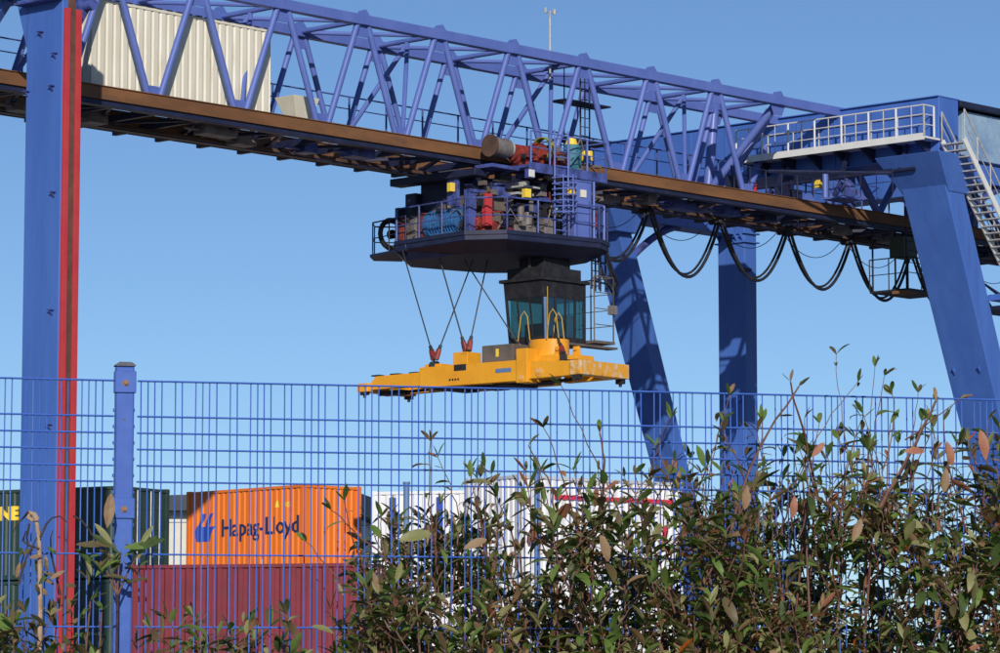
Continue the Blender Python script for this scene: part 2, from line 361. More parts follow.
# left portal
LW0, LW1 = -4.44, -3.06
mb = MB(); mb.box((-20.42, LW0, .9), (-19.98, LW1, 19.25)); o = cpart(mb, 'vertical_leg', M['blue'], .03, label='broad flat blue leg with a red cable duct')
l_ = MB()
for z, dy in ((18.15, .1), (16.75, -.35), (16.72, .60), (14.1, -.45), (11.2, -.45), (8.4, -.45), (17.55, -.45)):
    y = (LW0+LW1)/2 + dy
    l_ = MB(); l_.extr([(-20.54, z+.06), (-20.42, z+.06), (-20.42, z-.08)], 'y', y-.02, y+.02)
    l_.box((-20.54, y-.08, z+.06), (-20.42, y+.08, z+.08)); l_.build('bracket', M['trolley'], o)
l_ = MB(); l_.box((-20.75, LW0-.0, 18.93), (-20.423, LW1+.12, 18.99)); l_.build('ledge', M['trolley'], o)
for (a_, b_) in ((-20.40, -20.26), (-20.06, -19.90)):
    mb = MB(); mb.box((a_, LW0-.12, 1.2), (b_, LW0-.004, 18.72)); mb.build('red_rail', M['red'], o, .006)
mb = MB(); mb.box((-20.255, LW0-.07, 1.2), (-20.065, LW0-.004, 19.6)); mb.build('cable_duct', M['brown'], o)
leg('vertical_leg', (-20.15, WFAR, 19.3), (-20.15, WFAR, .9), .7, 1.45)
mb = MB(); mb.box((-20.70, LW0-.02, 19.27), (-19.60, WFAR+.9, 21.1)); cpart(mb, 'cross_beam', M['blue'], .03)
mb = MB(); mb.extr([(-4.35, 19.262), (LW1+.0, 19.262), (LW1+.0, 18.4), ], 'x', -20.40, -19.9)
mb = MB(); mb.extr([(LW1-.001, 17.9), (LW1-.001, 19.26), (LW1+.45, 19.26)], 'x', -20.42, -19.9); cpart(mb, 'corner_gusset', M['blue'])
mb = MB(); mb.extr([(-19.85, 18.2), (-19.85, 19.26), (-19.2, 19.26)], 'y', LW0+.1, LW0+.16); mb.cyl((-19.6, LW0-.2, 18.9), (-19.6, LW0+.3, 18.9), .14, 14)
cpart(mb, 'corner_bracket', M['trolley'])
for s_ in (0, 1):
    mb = MB(); mb.beam((-20.2, LW1+2.9-.0, 17.6), (-20.2, LW1+1.0, 19.3), .2, .2); 
cpart(mb, 'corner_stay', M['blue'])

# ivory machinery house inside the truss
mb = MB(); HX0, HX1, HY0, HY1, HZ0, HZ1 = -15.35, -8.86, .45, 2.3, 17.96, 20.32
def corr(mb, p0, p1, z0, z1, per, dep, nrm, frac=.34, mi=0):
    """corrugated sheet from p0 to p1 (xy), outwards along nrm; returns profile"""
    p0 = Vector((*p0,0)); p1 = Vector((*p1,0)); L_ = (p1-p0).length; d_ = (p1-p0)/L_; n_ = Vector((*nrm,0))
    N = max(2, round(L_/per)); per = L_/N; prof = []
    for i in range(N):
        b = i*per; t = .16*per
        prof += [(b+.10*per, 1), (b+.10*per+frac*per, 1), (b+.10*per+frac*per+t, 0), (b+per-t+.10*per-.0, 0)]
    prof = [(0,1)] + [(min(max(x,0),L_), y) for x, y in prof if x <= L_] + [(L_,1)]
    vs = []
    for x, y in prof:
        q = p0 + d_*x + n_*(dep*(y-1)); vs += [(q.x,q.y,z0), (q.x,q.y,z1)]
    mb.add(vs, [(2*i, 2*i+2, 2*i+3, 2*i+1) for i in range(len(prof)-1)], mi)
    return prof
corr(mb, (HX0,HY0), (HX1,HY0), HZ0, HZ1, .27, .028, (0,-1), .55)
corr(mb, (HX0,HY1), (HX0,HY0), HZ0, HZ1, .38, .05, (-1,0), .55)
corr(mb, (HX1,HY0), (HX1,HY1), HZ0, HZ1, .38, .05, (1,0), .55)
corr(mb, (HX1,HY1), (HX0,HY1), HZ0, HZ1, .38, .05, (0,1), .55)
mb.box((HX0-.02,HY0-.02,HZ1-.001), (HX1+.02,HY1+.02,HZ1+.07)); mb.box((HX0,HY0+.06,HZ0-.05), (HX1,HY1-.06,HZ0))
o = cpart(mb, 'machinery_house', M['house'], label='ivory corrugated machinery house between the truss diagonals')
f_ = MB()
for k_ in range(18): f_.box((HX0+.1+k_*.36, HY0-.04, HZ1+.075), (HX0+.3+k_*.36, HY0+.1, HZ1+.10))
f_.build('eave_clips', M['black'], o)
# light-grey funnel & lamps in the truss
mb = MB(); mb.add([(-7.9,.5,18.70),(-6.9,.5,18.70),(-6.9,1.3,18.70),(-7.9,1.3,18.70),(-7.6,.7,18.0),(-7.1,.7,18.0),(-7.1,1.1,18.0),(-7.6,1.1,18.0)],
                  [(0,1,2,3),(7,6,5,4),(0,4,5,1),(1,5,6,2),(2,6,7,3),(3,7,4,0)])
cpart(mb, 'floodlight_hood', M['house'], .01)
# mast with anemometer, caged ladder
mb = MB(); mb.tube([(3.4, 1.1, 20.6), (3.4, 1.1, 22.75)], .032, 8); mb.box((3.1, .8, 21.12), (3.75, 1.25, 21.2))
mb.tube([(3.22,1.1,22.72),(3.58,1.1,22.72)], .02, 6)
for s_ in (-.2,.2): mb.tube([(3.4+s_,1.1,22.68),(3.4+s_,1.1,22.84)], .045, 8)
cpart(mb, 'anemometer_mast', M['galv'])
mb = MB()
for dx in (0, .42): mb.tube([(5.45+dx, 1.7, 17.9), (5.45+dx, 1.7, 21.1)], .028, 6)
for k_ in range(11): mb.tube([(5.45, 1.7, 18.1+k_*.28), (5.87, 1.7, 18.1+k_*.28)], .014, 5)
for dx in (-.95, .0): mb.tube([(5.1+dx, 1.2, 18.3), (5.1+dx, 1.2, 21.1)], .022, 6)
for z in (18.9, 20.1): mb.box((4.1, 1.1, z), (6.2, 1.75, z+.05))
cpart(mb, 'truss_ladder', M['navy'])
# end of truss : stout sloping members to the cross beam, machinery under the walkway
for (a, b, r) in (((14.3,1.3,ZT-.05),(12.9,WF,ZB+.2),.17), ((13.1,.1,ZT-.1),(12.3,WF-.1,ZB+.3),.13), ((13.0,WF,ZT),(12.6,WF,ZB+.2),.16),
                  ((14.4,WF,ZB+.2),(16.1,WF+.4,20.2),.12), ((15.6,0,ZB+.2),(16.9,0,19.2),.12), ((18.3,0,ZB+.2),(17.2,0,19.2),.13), ((18.4,0,ZB+.2),(19.4,0,19.2),.12),
                  ((20.6,WF,ZB+.2),(19.8,WF,19.2),.12), ((16.9,WF,19.2),(16.9,WF,ZB+.2),.15), ((22.4,0,ZB+.2),(UV,0,19.2),.13), ((25.4,0,ZB+.2),(UV,0,19.2),.13), ((25.4,WF,ZB+.2),(UV,WF,19.2),.13)):
    mb = MB(); mb.tube([a, b], r, 10); cpart(mb, 'end_brace', M['tube'], smooth=True)
for wv in (0, WF):
    mb = MB(); mb.beam((16.75, wv, 19.19), (16.75, wv, ZB+.21), .35, .28); cpart(mb, 'hanger', M['trolley'], .01)
    mb = MB(); mb.beam((UV, wv, 19.19), (UV, wv, ZB+.21), .35, .28); cpart(mb, 'hanger', M['trolley'], .01)
mb = MB(); mb.tube([(11.8, -.6, 18.55), (15.2, -2.9, 18.62)], .06, 6)
for x, y, z in ((11.6,.6,18.2),(12.4,.9,18.0),(14.4,.4,18.0),(15.1,1.4,18.3),(12.9,1.6,18.1)):
    mb.box((x,y,z-.2), (x+.4,y+.4,z+.35)); mb.tube([(x,y,z-.2),(x-.3,y-.1,z+.6)], .03, 6)
rail(mb, [(11.2,.3,ZB+.1),(16.0,.3,ZB+.1)], .95, .8, .02, .015)
cpart(mb, 'end_machinery', M['navy'])
mb = MB(); mb.box((14.9,-1.2,17.98), (16.0,-.3,18.04)); mb.tube([(15.0,-.4,18.05),(15.0,-.4,18.9)], .1, 10); cpart(mb, 'inspection_platform', M['tube'])
# white access walkway across the beam
mb = MB(); WU = 15.75
mb.box((WU-.42, WN-.6, 19.66), (WU+.42, 3.6, 19.72)); mb.box((WU-.46, WN-.6, 19.60), (WU-.42, 3.6, 19.82))
o = cpart(mb, 'access_walkway', M['white'])
b_ = MB()
for k_ in range(7):
    y = 2.9 - k_*1.1; b_.extr([(WU-.4, 19.655), (WU+.45, 19.655), (WU+.45, 19.2)], 'y', y-.04, y+.04)
b_.build('walkway_brackets', M['navy'], o)
b_ = MB(); rail(b_, [(WU-.44, 3.58, 19.72), (WU-.44, WN-.6, 19.72), (WU+.1, WN-.6, 19.72)], 1.0, 1.08, .022, .015, (.38, .70), .034); b_.build('walkway_railing', M['white'], o)
b_ = MB(); rail(b_, [(WU-.43, 3.05, 19.72), (WU-.43, WN-.1, 19.72)], .99, 1.08, .012, .008, (), .018); b_.build('railing_infill', M['galv'], o)
b_ = MB(); rail(b_, [(WU+.4, 2.9, 19.72), (WU+.4, WN+.0, 19.72)], .86, 1.08, .02, .015, (), .026); b_.build('inner_railing', M['galv'], o)
mb = MB(); mb.tube([(WU-.2, 3.0, 18.75), (WU-.2, -3.6, 18.75)], .06, 8)
for y in (2.0, -.6, -3.0): mb.beam((WU-.2, y, 18.75), (WU+.2, y, 19.6), .12, .12)
cpart(mb, 'support_beam', M['navy'])  # dark red beam; its shadow is put into the navy colour
for y in (-.6, 2.3):
    for dy in (-.75, .75):
        mb = MB(); mb.beam((WU-.1, y, 18.7), (WU+.2, y+dy, 17.95), .16, .13); cpart(mb, 'v_strut', M['trolley'], .01)
mb = MB(); rail(mb, [(WU-.6, 2.8, 17.95), (WU-.6, -3.0, 17.95)], .8, .62, .016, .012); cpart(mb, 'lower_railing', M['navy'])
mb = MB(); mb.tube([(WU-.3, 3.0, 18.4), (WU-.3, 3.0, 18.9)], .14, 10); cpart(mb, 'red_buffer', M['red'])
mb = MB(); mb.box((WU-.3, .2, 18.5), (WU-.1, .4, 18.75)); cpart(mb, 'site_lamp', M['lampyellow'])
# stairs beside the near leg
SA = Vector((16.05, -4.75, 19.6)); SB = Vector((20.2, -4.75, 14.7))
mb = MB()
for y in (-.42, .42): mb.beam(SA+Vector((0,y,0)), SB+Vector((0,y,0)), .05, .20)
o = cpart(mb, 'access_stair', M['white'])
for k_ in range(24):
    p = SA.lerp(SB, (k_+.5)/24)
    t_ = MB(); t_.box((p.x-.13, p.y-.39, p.z-.03), (p.x+.13, p.y+.39, p.z+.01)); t_.build('step', M['rungsteel'], o)
t_ = MB()
for y in (-.44, .44):
    a = SA+Vector((0,y,.95)); b = SB+Vector((0,y,.95)); t_.tube([a,b], .03, 6); t_.tube([a-Vector((0,0,.45)), b-Vector((0,0,.45))], .018, 5)
    for k_ in range(7): p = SA.lerp(SB, k_/6)+Vector((0,y,0)); t_.tube([p, p+Vector((0,0,.95))], .022, 6)
t_.build('stair_handrail', M['galv'], o)
mb = MB(); mb.box((SB.x-.3, -5.3, 14.55), (SB.x+2.2, -2.5, 14.68)); mb.extr([(SB.x-2.2,15.25),(SB.x-.3,14.68),(SB.x-.3,14.50)], 'y', -4.4, -4.3)
mb.beam((SB.x+.1,-4.9,14.5), (SB.x-.6,-4.4,13.2), .12, .12); rail(mb, [(SB.x+2.2,-5.25,14.68),(SB.x+2.2,-2.6,14.68)], 1.0, .9)
cpart(mb, 'stair_landing', M['navy'])
mb = MB(); mb.prism([(18.35,-4.9),(20.3,-4.9),(20.3,-4.35),(18.35,-4.35)], 14.65, 14.85); cpart(mb, 'leg_bracket', M['blue'], .01)
# maintenance basket hanging under the rail
mb = MB(); bx, by = 19.9, .3
mb.box((bx-.9,by-1.0,15.35), (bx+1.3,by+.6,15.42)); rail(mb, [(bx-.9,by+.6,15.42),(bx-.9,by-1.0,15.42),(bx+1.3,by-1.0,15.42)], 1.05, .8, .022, .016)
for x, y in ((bx-.85,by-.9),(bx+.4,by-.9),(bx-.85,by+.5),(bx+.4,by+.5)): mb.tube([(x,y,15.4),(x,y,17.5)], .035, 6)
for z in (16.3,16.7,17.0): mb.tube([(bx-.85,by-.9,z),(bx+.4,by-.9,z)], .015, 5)
o = cpart(mb, 'maintenance_basket', M['black'])
t_ = MB(); t_.box((bx-.45,by-.5,16.55), (bx+.3,by+.1,17.25)); t_.build('switch_box', mat('olive_enamel',(.05,.06,.03),.5), o, .01)
t_ = MB(); t_.box((bx-1.0,by-1.0,15.25), (bx-.5,by-.4,15.345)); t_.build('rusty_floor', M['rust'], o)

# ------------------------------------------------------------------ festoon cables
fest = [-.9+.0, 3.4] + [6.6+3.13*k for k in range(0, 8)]
fest = [2.2, 5.6, 9.02, 12.5, 16.0, 19.42, 22.8, 26.2, 29.6]; FW = 2.0; FZ = ZB+.36
CR = Matrix.Translation((0,105,0)) @ Matrix.Rotation(GR, 4, 'Z')
flab = ['slack black festoon cable loop hanging beside the operator cab',
        'deep black cable loop hanging between the far slanted leg and the first clamp',
        'black cable loop hanging left of the far vertical leg',
        'black cable loop hanging across the far vertical blue leg',
        'black cable loop against open sky just right of the far vertical leg',
        'black cable loop against open sky nearest the hanging maintenance basket',
        'black cable loop passing behind the near slanted leg',
        'black cable loop right of the near slanted leg below the stairs']
for k_ in range(len(fest)-1):
    a, b = fest[k_], fest[k_+1]
    tr = thing('festoon_cable', flab[k_], 'cable loop', CR @ Vector((a, FW, 0)), GR, 'festoon cables under the girder')
    rr = random.Random(k_)
    sag = 1.92*rr.uniform(.92, 1.05)
    for dy, ds, r in ((-.08, 0, .052), (.06, -.10, .040)):
        mb = MB(); L_ = b-a
        mb.tube([(.06+(L_-.12)*t/18, dy, FZ-.80-(sag+ds)*(1-abs(2*t/18-1)**2.0)) for t in range(19)], r, 8); mb.build('cable', M['rubber'], tr, smooth=True)
    mb = MB(); mb.tube([(.06+(L_-.12)*t/14, .3, FZ-.75-(sag*.42)*(1-abs(2*t/14-1)**2.1)) for t in range(15)], .013, 6); mb.build('pull_rope', M['rubber'], tr, smooth=True)
    mb = MB(); mb.box((-.08, -.14, FZ-.92), (.08, .38, FZ-.70)); mb.cyl((-.10,0,FZ-.86), (.10,0,FZ-.86), .11, 12); mb.build('cable_clamp', M['black'], tr, .01)

# ------------------------------------------------------------------ trolley
tr = thing('crane_trolley', 'dark blue slewing hoist trolley with machinery deck and cab hanging below the girder', 'crane trolley', CR @ Vector((0,0,0)), GR)
def tpart(mb, name, m, bevel=0, smooth=False, parent=tr, label=None):
    o = mb.build(name, m, parent, bevel, smooth)
    if label: o['label'] = label
    return o
# frame between and under the rails
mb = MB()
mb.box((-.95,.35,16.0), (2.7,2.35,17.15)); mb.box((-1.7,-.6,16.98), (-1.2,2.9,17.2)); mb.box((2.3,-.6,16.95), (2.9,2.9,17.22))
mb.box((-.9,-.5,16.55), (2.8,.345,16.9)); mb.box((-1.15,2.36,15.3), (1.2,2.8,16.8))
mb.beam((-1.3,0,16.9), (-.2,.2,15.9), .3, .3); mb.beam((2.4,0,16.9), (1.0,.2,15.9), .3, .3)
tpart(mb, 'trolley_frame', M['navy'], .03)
for u in (1.7, 2.4):
    mb = MB(); mb.cyl((u,-.12,18.16), (u,.12,18.16), .2, 18); tpart(mb, 'rail_wheel', M['grey'], smooth=True)
for x in (2.6,):
    mb = MB(); mb.box((x-.12,-.50,17.2), (x+.12,-.24,18.1)); mb.box((x-.12,-.50,18.103), (x+.12,.15,18.2))
    tpart(mb, 'wheel_hanger', M['navy'], .01)
rc = random.Random(33)
for k_ in range(38):   # hoses, pipe runs and boxes on the upper deck
    u = rc.uniform(-.5, 2.8); wv = rc.uniform(-1.4,-.5); z = 17.38+abs(rc.gauss(0,.28)); mb = MB()
    if rc.random() < .5: mb.box((u,wv,z), (u+rc.uniform(.06,.25),wv+rc.uniform(.06,.2),z+rc.uniform(.06,.25)))
    else: mb.tube([(u,wv,z),(u+rc.uniform(.1,.3),wv-.1,z+rc.uniform(.0,.35)),(u+rc.uniform(.2,.6),wv,z-rc.uniform(0,.1))], rc.uniform(.012,.035), 7)
    tpart(mb, 'deck_fitting', M[rc.choice(('black','navy','grey','greybrown','motorred','trolley','teal','black','rustdark'))], .004)
rc = random.Random(21)
for k_ in range(60):   # brackets, valves, pipes and cable boxes packed into the shaded frame
    u = rc.uniform(-1.6, 2.9); wv = rc.choice((-.62, -.72, -.55, .05)); z = rc.uniform(15.9, 17.15)
    mb = MB(); a = rc.uniform(.12,.6); h_ = rc.uniform(.06,.35)
    if rc.random() < .55: mb.box((u,wv-.1,z), (u+a,wv+.15,z+h_))
    else: mb.tube([(u,wv,z),(u+a,wv-.05,z+rc.uniform(-.2,.2)),(u+a*1.3,wv+.3,z+rc.uniform(-.3,.4))], rc.uniform(.02,.05), 7)
    tpart(mb, 'frame_fitting', M[rc.choice(('navy','black','grey','rustdark','trolley','greybrown','navy','trolley','galv'))], .006)
mb = MB(); mb.cyl((.2,1.3,15.3), (.2,1.3,16.0), 1.5, 32); tpart(mb, 'slewing_ring', M['navy'], smooth=True)
# upper outboard machinery deck
mb = MB(); mb.box((-.35,-1.5,17.28), (3.0,-.28,17.36)); mb.box((-.38,-1.54,17.14), (3.03,-1.5,17.42)); mb.box((-1.5,-1.1,17.2), (-.36,-.4,17.30))
o = tpart(mb, 'upper_deck', M['trolley'])
mb = MB(); rail(mb, [(-.3,-1.52,17.4),(2.98,-1.52,17.4),(2.98,-.5,17.4)], .95, .8, .022, .016, (.5,), .03); mb.build('deck_railing', M['tube'], o)
mb = MB(); mb.cyl((-1.30,-.85,17.86), (-.62,-.85,17.84), .28, 28); o = tpart(mb, 'cable_drum', M['grey'], smooth=True)
t_ = MB(); t_.cyl((-1.36,-.85,17.86), (-1.303,-.85,17.86), .33, 28); t_.build('drum_flange', M['rustdark'], o)
t_ = MB(); t_.cyl((-.615,-.85,17.84), (-.48,-.85,17.84), .23, 20); t_.build('drum_gear', M['galv'], o, smooth=True)
def motor(x0, x1, y, z, r, m, nm='hoist_motor', fins=True):
    mb = MB(); mb.cyl((x0,y,z), (x1,y,z), r, 20); mb.cyl((x1+.003,y,z), (x1+.1,y,z), r*.75, 16); mb.cyl((x0-.1,y,z), (x0-.003,y,z), r*.8, 16)
    if fins:
        for k_ in range(int((x1-x0)/.09)): mb.cyl((x0+.04+k_*.09,y,z), (x0+.06+k_*.09,y,z), r*1.1, 20)
    mb.box((x0+.1,y-r*.7,z-r*1.25), (x1-.1,y+r*.7,z-r*.8)); mb.box((x0+.15,y-r*1.3,z-.1), (x1-.25,y-r*.9,z+.12))
    return tpart(mb, nm, m, smooth=True)
motor(-.35,.45,-.9,17.72,.26,M['motorred']); motor(1.15,1.75,-.9,17.70,.25,M['motorred']); motor(.5,.8,-.9,17.85,.3,M['motorred'],'gearbox',False)
mb = MB()
for k_ in range(5):
    mb.tube([(.75+.05*k_, -.95+.34*math.cos(t*PI/8), 17.98+.34*math.sin(t*PI/8)) for t in range(17)], .026, 6)
tpart(mb, 'cable_reel', M['green'], smooth=True)
mb = MB(); mb.cyl((2.2,-.9,17.6), (2.2,-.9,18.25), .25, 16); mb.box((1.95,-1.15,17.4), (2.45,-.65,17.62)); o = tpart(mb, 'valve_pot', M['teal'], .01)
t_ = MB(); t_.cyl((2.15,-.9,18.253), (2.15,-.9,18.5), .2, 14, r2=.12); t_.cyl((2.62,-1.1,17.8), (2.62,-1.1,18.1), .18, 14); t_.build('yellow_cap', M['lampyellow'], o, .02)
def lampbox(x, y, z, s=.22, m='lampyellow', face=(0,-1)):
    mb = MB(); mb.box((x-s/2,y-.09,z-s/2), (x+s/2,y+.09,z+s/2)); mb.box((x-s*.62,y-.05,z-s*.62), (x+s*.62,y+.085,z+s*.62), 1)
    return tpart(mb, 'floodlight', [M[m], M['trolley']], .008)
lampbox(-.45,-1.62,17.05,.22,'white')
mb = MB(); mb.box((-.2,-.9,16.55), (.5,-.3,16.62)); mb.box((-.2,-1.1,16.75), (.55,-.35,16.8)); tpart(mb, 'grating_step', M['galv'])

# lower slewing platform -- turned a little against the girder
RT = Matrix.Translation((.38,.42,0)) @ Matrix.Rotation(R(-7), 4, 'Z') @ Matrix.Diagonal((.84,.84,1,1))
pl = MB()
poly = [(-2.85,-1.6),(-1.9,-2.75),(2.2,-2.95),(3.15,-2.3),(3.3,2.2),(2.2,3.3),(-1.6,3.6),(-2.9,2.2)]
inner = [(-2.3,-.9),(-1.4,-2.1),(1.8,-2.3),(2.7,-1.6),(2.9,2.0),(1.8,3.0),(-1.3,3.3),(-2.6,2.0)]
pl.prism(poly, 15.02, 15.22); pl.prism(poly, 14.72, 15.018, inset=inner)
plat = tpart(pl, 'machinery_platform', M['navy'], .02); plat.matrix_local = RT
PM = [plat]
def ppart(mb, name, m, bevel=0, smooth=False, label=None):
    o = mb.build(name, m, plat, bevel, smooth)
    if label: o['label'] = label
    return o
mb = MB()
for a, b in zip(poly, poly[1:]+poly[:1]):
    mb.beam((a[0]*1.005,a[1]*1.005,15.24), (b[0]*1.005,b[1]*1.005,15.24), .05, .12)
ppart(mb, 'toe_board', M['navy'])
mb = MB(); pts = [(p[0]*.985,p[1]*.985,15.24) for p in poly]
rail(mb, [pts[7],pts[0],pts[1],pts[2],pts[3],pts[4]], 1.02, 1.35, .026, .018, (.5,), .04); ppart(mb, 'platform_railing', M['trolley'])
mb = MB(); mb.prism([(-2.95,1.4),(-2.7,3.9),(-1.9,4.7),(-1.0,4.2),(-1.6,3.3),(-2.7,2.2)], 14.98, 15.06); rail(mb, [(-2.9,1.6,15.06),(-2.65,3.8,15.06),(-1.95,4.6,15.06),(-1.1,4.1,15.06)], .95, 1.2, .024, .018)
ppart(mb, 'side_step_platform', M['navy'])
mb = MB()
mb.tube([(-2.2+.5*math.cos(t*PI/10), 3.3, 15.65+.42*math.sin(t*PI/10)) for t in range(20)], .09, 8); mb.cyl((-2.2,3.2,15.65), (-2.2,3.4,15.65), .14, 12)
ppart(mb, 'cable_wheel', M['black'], smooth=True)
# machinery on the platform
mb = MB(); mb.box((-2.4,1.9,15.25), (-1.2,2.6,16.3)); mb.box((-2.6,2.4,15.25), (-.4,2.6,16.35)); ppart(mb, 'rear_bulkhead', M['navy'], .02)
mb = MB(); mb.cyl((-2.15,-.6,15.72), (-2.15,.85,15.72), .36, 24); mb.cyl((-2.15,.85,15.72), (-2.15,1.1,15.72), .42, 24); o = ppart(mb, 'hoist_motor', M['azure'], smooth=True)
t_ = MB()
for k_ in range(9): t_.cyl((-2.15,-.5+k_*.15,15.72), (-2.15,-.47+k_*.15,15.72), .40, 24)
t_.box((-2.5,-.45,15.28), (-1.85,.7,15.42)); t_.build('cooling_fins', M['azure'], o)
mb = MB(); mb.box((-2.4,1.15,15.25), (-1.75,1.42,16.1)); mb.cyl((-2.45,1.28,15.8), (-1.7,1.28,15.8), .3, 16); ppart(mb, 'gearbox', M['motorred'], .03)
mb = MB(); mb.cyl((-2.2,1.5,15.7), (-2.2,2.1,15.7), .38, 20, r2=.30); mb.box((-2.5,1.5,15.25), (-1.9,2.05,15.5)); ppart(mb, 'brake_housing', M['grey'], .02)
mb = MB(); mb.box((-2.55,2.15,15.25), (-2.1,2.45,15.75)); mb.cyl((-2.35,2.3,15.9), (-2.35,2.6,15.9), .2, 14); ppart(mb, 'brake_motor', M['motorred'], .02)
mb = MB(); mb.add([(-1.9,-1.2,16.05),(-.3,-1.2,16.05),(-.3,2.0,16.05),(-1.9,2.0,16.05),(-1.6,-1.2,16.75),(-.3,-1.2,16.75),(-.3,1.3,16.55),(-1.6,1.3,16.45)],
                  [(0,1,2,3),(7,6,5,4),(0,4,5,1),(1,5,6,2),(2,6,7,3),(3,7,4,0)]); ppart(mb, 'rope_drum_cover', M['greybrown'], .04)
mb = MB(); mb.cyl((-1.3,-1.1,15.85), (-1.3,1.7,15.85), .5, 28); o = ppart(mb, 'rope_drum', M['greybrown'], smooth=True)
mb = MB(); mb.box((-2.35,-1.25,15.24), (-2.05,-.95,16.6)); mb.box((-2.35,-1.3,16.5), (1.3,-1.1,16.6)); ppart(mb, 'drum_portal', M['trolley'], .01)
mb = MB(); mb.box((-2.0,-1.75,15.5), (-1.72,-1.50,16.45)); mb.box((-2.03,-1.78,15.9), (-1.99,-1.47,15.93)); ppart(mb, 'red_cabinet', M['red'], .015)
mb = MB(); mb.box((-1.9,-1.5,15.25), (-1.2,-1.1,15.7)); mb.cyl((-2.1,-1.2,15.6), (-1.7,-1.2,15.6), .2, 14); ppart(mb, 'pump_motor', M['motorred'], .02)
mb = MB(); mb.box((-1.2,-2.3,15.25), (-.2,-1.7,15.55)); mb.cyl((-.9,-2.3,15.55), (-.9,-2.3,16.1), .12, 12); mb.cyl((-.5,-2.2,15.5), (-.5,-2.2,15.95), .16, 12); mb.box((.1,-2.4,15.25), (.6,-2.0,15.8)); ppart(mb, 'pump_set', M['grey'], .02)
mb = MB(); mb.tube([(-1.7,-2.0,15.4),(-1.3,-2.2,16.0),(-1.0,-2.4,15.5)], .03, 6); mb.tube([(-.3,-2.3,15.9),(.1,-2.5,15.6),(.4,-2.4,16.2)], .025, 6); mb.box((-.7,-2.55,15.95), (-.55,-2.5,16.25)); ppart(mb, 'hose_loops', M['grey'])
mb = MB(); mb.box((-.9,-1.0,15.25), (2.4,1.6,15.98)); mb.box((-.2,-1.25,16.0), (1.6,1.4,16.35)); ppart(mb, 'engine_block', M['black'], .04)
for x, y, z in ((-2.15,-.25,16.62),): pass
def plamp(x, y, z, s, m='lampyellow'):
    mb = MB(); mb.box((x-.06,y-s/2,z-s/2), (x+.06,y+s/2,z+s/2)); mb.box((x-s/2,y-s/2-.02,z-s/2), (x+s/2,y+.06,z+s/2)); ppart(mb, 'floodlight', M[m], .01)
mb = MB(); mb.box((-2.3,-.55,16.15), (-2.2,.05,17.0)); mb.box((-2.25,-.5,15.9), (-1.9,.0,16.2)); ppart(mb, 'lamp_plate', M['trolley'], .01)
plamp(-2.36,-.25,16.72,.26); plamp(-.6,-2.2,16.5,.26,'lampyellow'); plamp(.85,-2.9,16.60,.22); 
rc = random.Random(9)
for k_ in range(70):
    if rc.random() < .5: u, wv = rc.uniform(-2.5,-1.9), rc.uniform(-1.3,2.4)
    else: u, wv = rc.uniform(-1.9,2.6), rc.uniform(-2.6,-1.9)
    z = 15.25 + abs(rc.gauss(0,.4)); mb = MB(); q = rc.random()
    if q < .35: mb.box((u,wv,z), (u+rc.uniform(.06,.3),wv+rc.uniform(.06,.3),z+rc.uniform(.08,.35)))
    elif q < .6: mb.cyl((u,wv,z), (u+rc.uniform(-.05,.25),wv+rc.uniform(-.3,.3),z+rc.uniform(0,.1)), rc.uniform(.05,.12), 12)
    else:
        p0 = Vector((u,wv,z)); mb.tube([p0, p0+Vector((rc.uniform(-.2,.2),rc.uniform(-.2,.3),rc.uniform(.1,.4))), p0+Vector((rc.uniform(-.3,.3),rc.uniform(.1,.6),rc.uniform(-.1,.3)))], rc.uniform(.015,.035), 7)
    ppart(mb, 'hydraulic_fitting', M[rc.choice(('black','black','navy','grey','grey','greybrown','motorred','azure','trolley','navy','rustdark'))], .004, smooth=q >= .35)
# ladder cage + control cabinet at the outer edge
mb = MB()
for dx, dy in ((0,0),(.62,0)): mb.tube([(.25+dx,-2.75+dy,15.24),(.25+dx,-2.75+dy,18.4)], .03, 6)
for k_ in range(11): mb.tube([(.25,-2.75,15.45+k_*.27),(.87,-2.75,15.45+k_*.27)], .018, 6)
for k_ in range(7): mb.tube([(.56+.42*math.cos(t*PI/8), -2.75-.0-.62*math.sin(t*PI/8), 15.95+k_*.17) for t in range(9)], .022, 6)
for t in (2,4,6): mb.tube([(.56+.42*math.cos(t*PI/8), -2.75-.62*math.sin(t*PI/8), 15.9),(.56+.42*math.cos(t*PI/8), -2.75-.62*math.sin(t*PI/8), 17.05)], .02, 6)
ppart(mb, 'caged_ladder', M['tube'])
mb = MB(); mb.box((1.15,-2.75,15.24), (1.95,-2.1,16.95)); mb.box((1.13,-2.78,16.953), (1.97,-2.05,17.0)); o = ppart(mb, 'control_cabinet', M['tube'], .02)
t_ = MB(); t_.box((1.42,-2.79,16.5), (1.68,-2.755,16.72)); t_.build('warning_plate', M['house'], o)
t_ = MB(); t_.box((1.25,-2.775,15.35), (1.28,-2.753,16.4)); t_.box((1.83,-2.775,15.35), (1.86,-2.753,16.4)); t_.box((1.2,-2.775,16.02), (1.9,-2.753,16.04)); t_.build('door_seams', M['trolley'], o)
mb = MB(); mb.tube([(2.1,-2.7,15.24),(2.1,-2.7,17.0)], .05, 6); mb.tube([(2.75,-2.5,15.24),(2.75,-2.5,16.35)], .05, 6); mb.tube([(2.1,-2.7,16.35),(2.75,-2.5,16.35),(3.1,-1.5,16.35)], .03, 6)
mb.box((2.25,-2.3,15.24), (2.6,-2.0,16.0)); ppart(mb, 'corner_frame', M['tube'])
mb = MB(); mb.box((2.3,-2.42,15.7), (2.5,-2.3,16.2)); ppart(mb, 'fire_bottle', M['motorred'], .02)
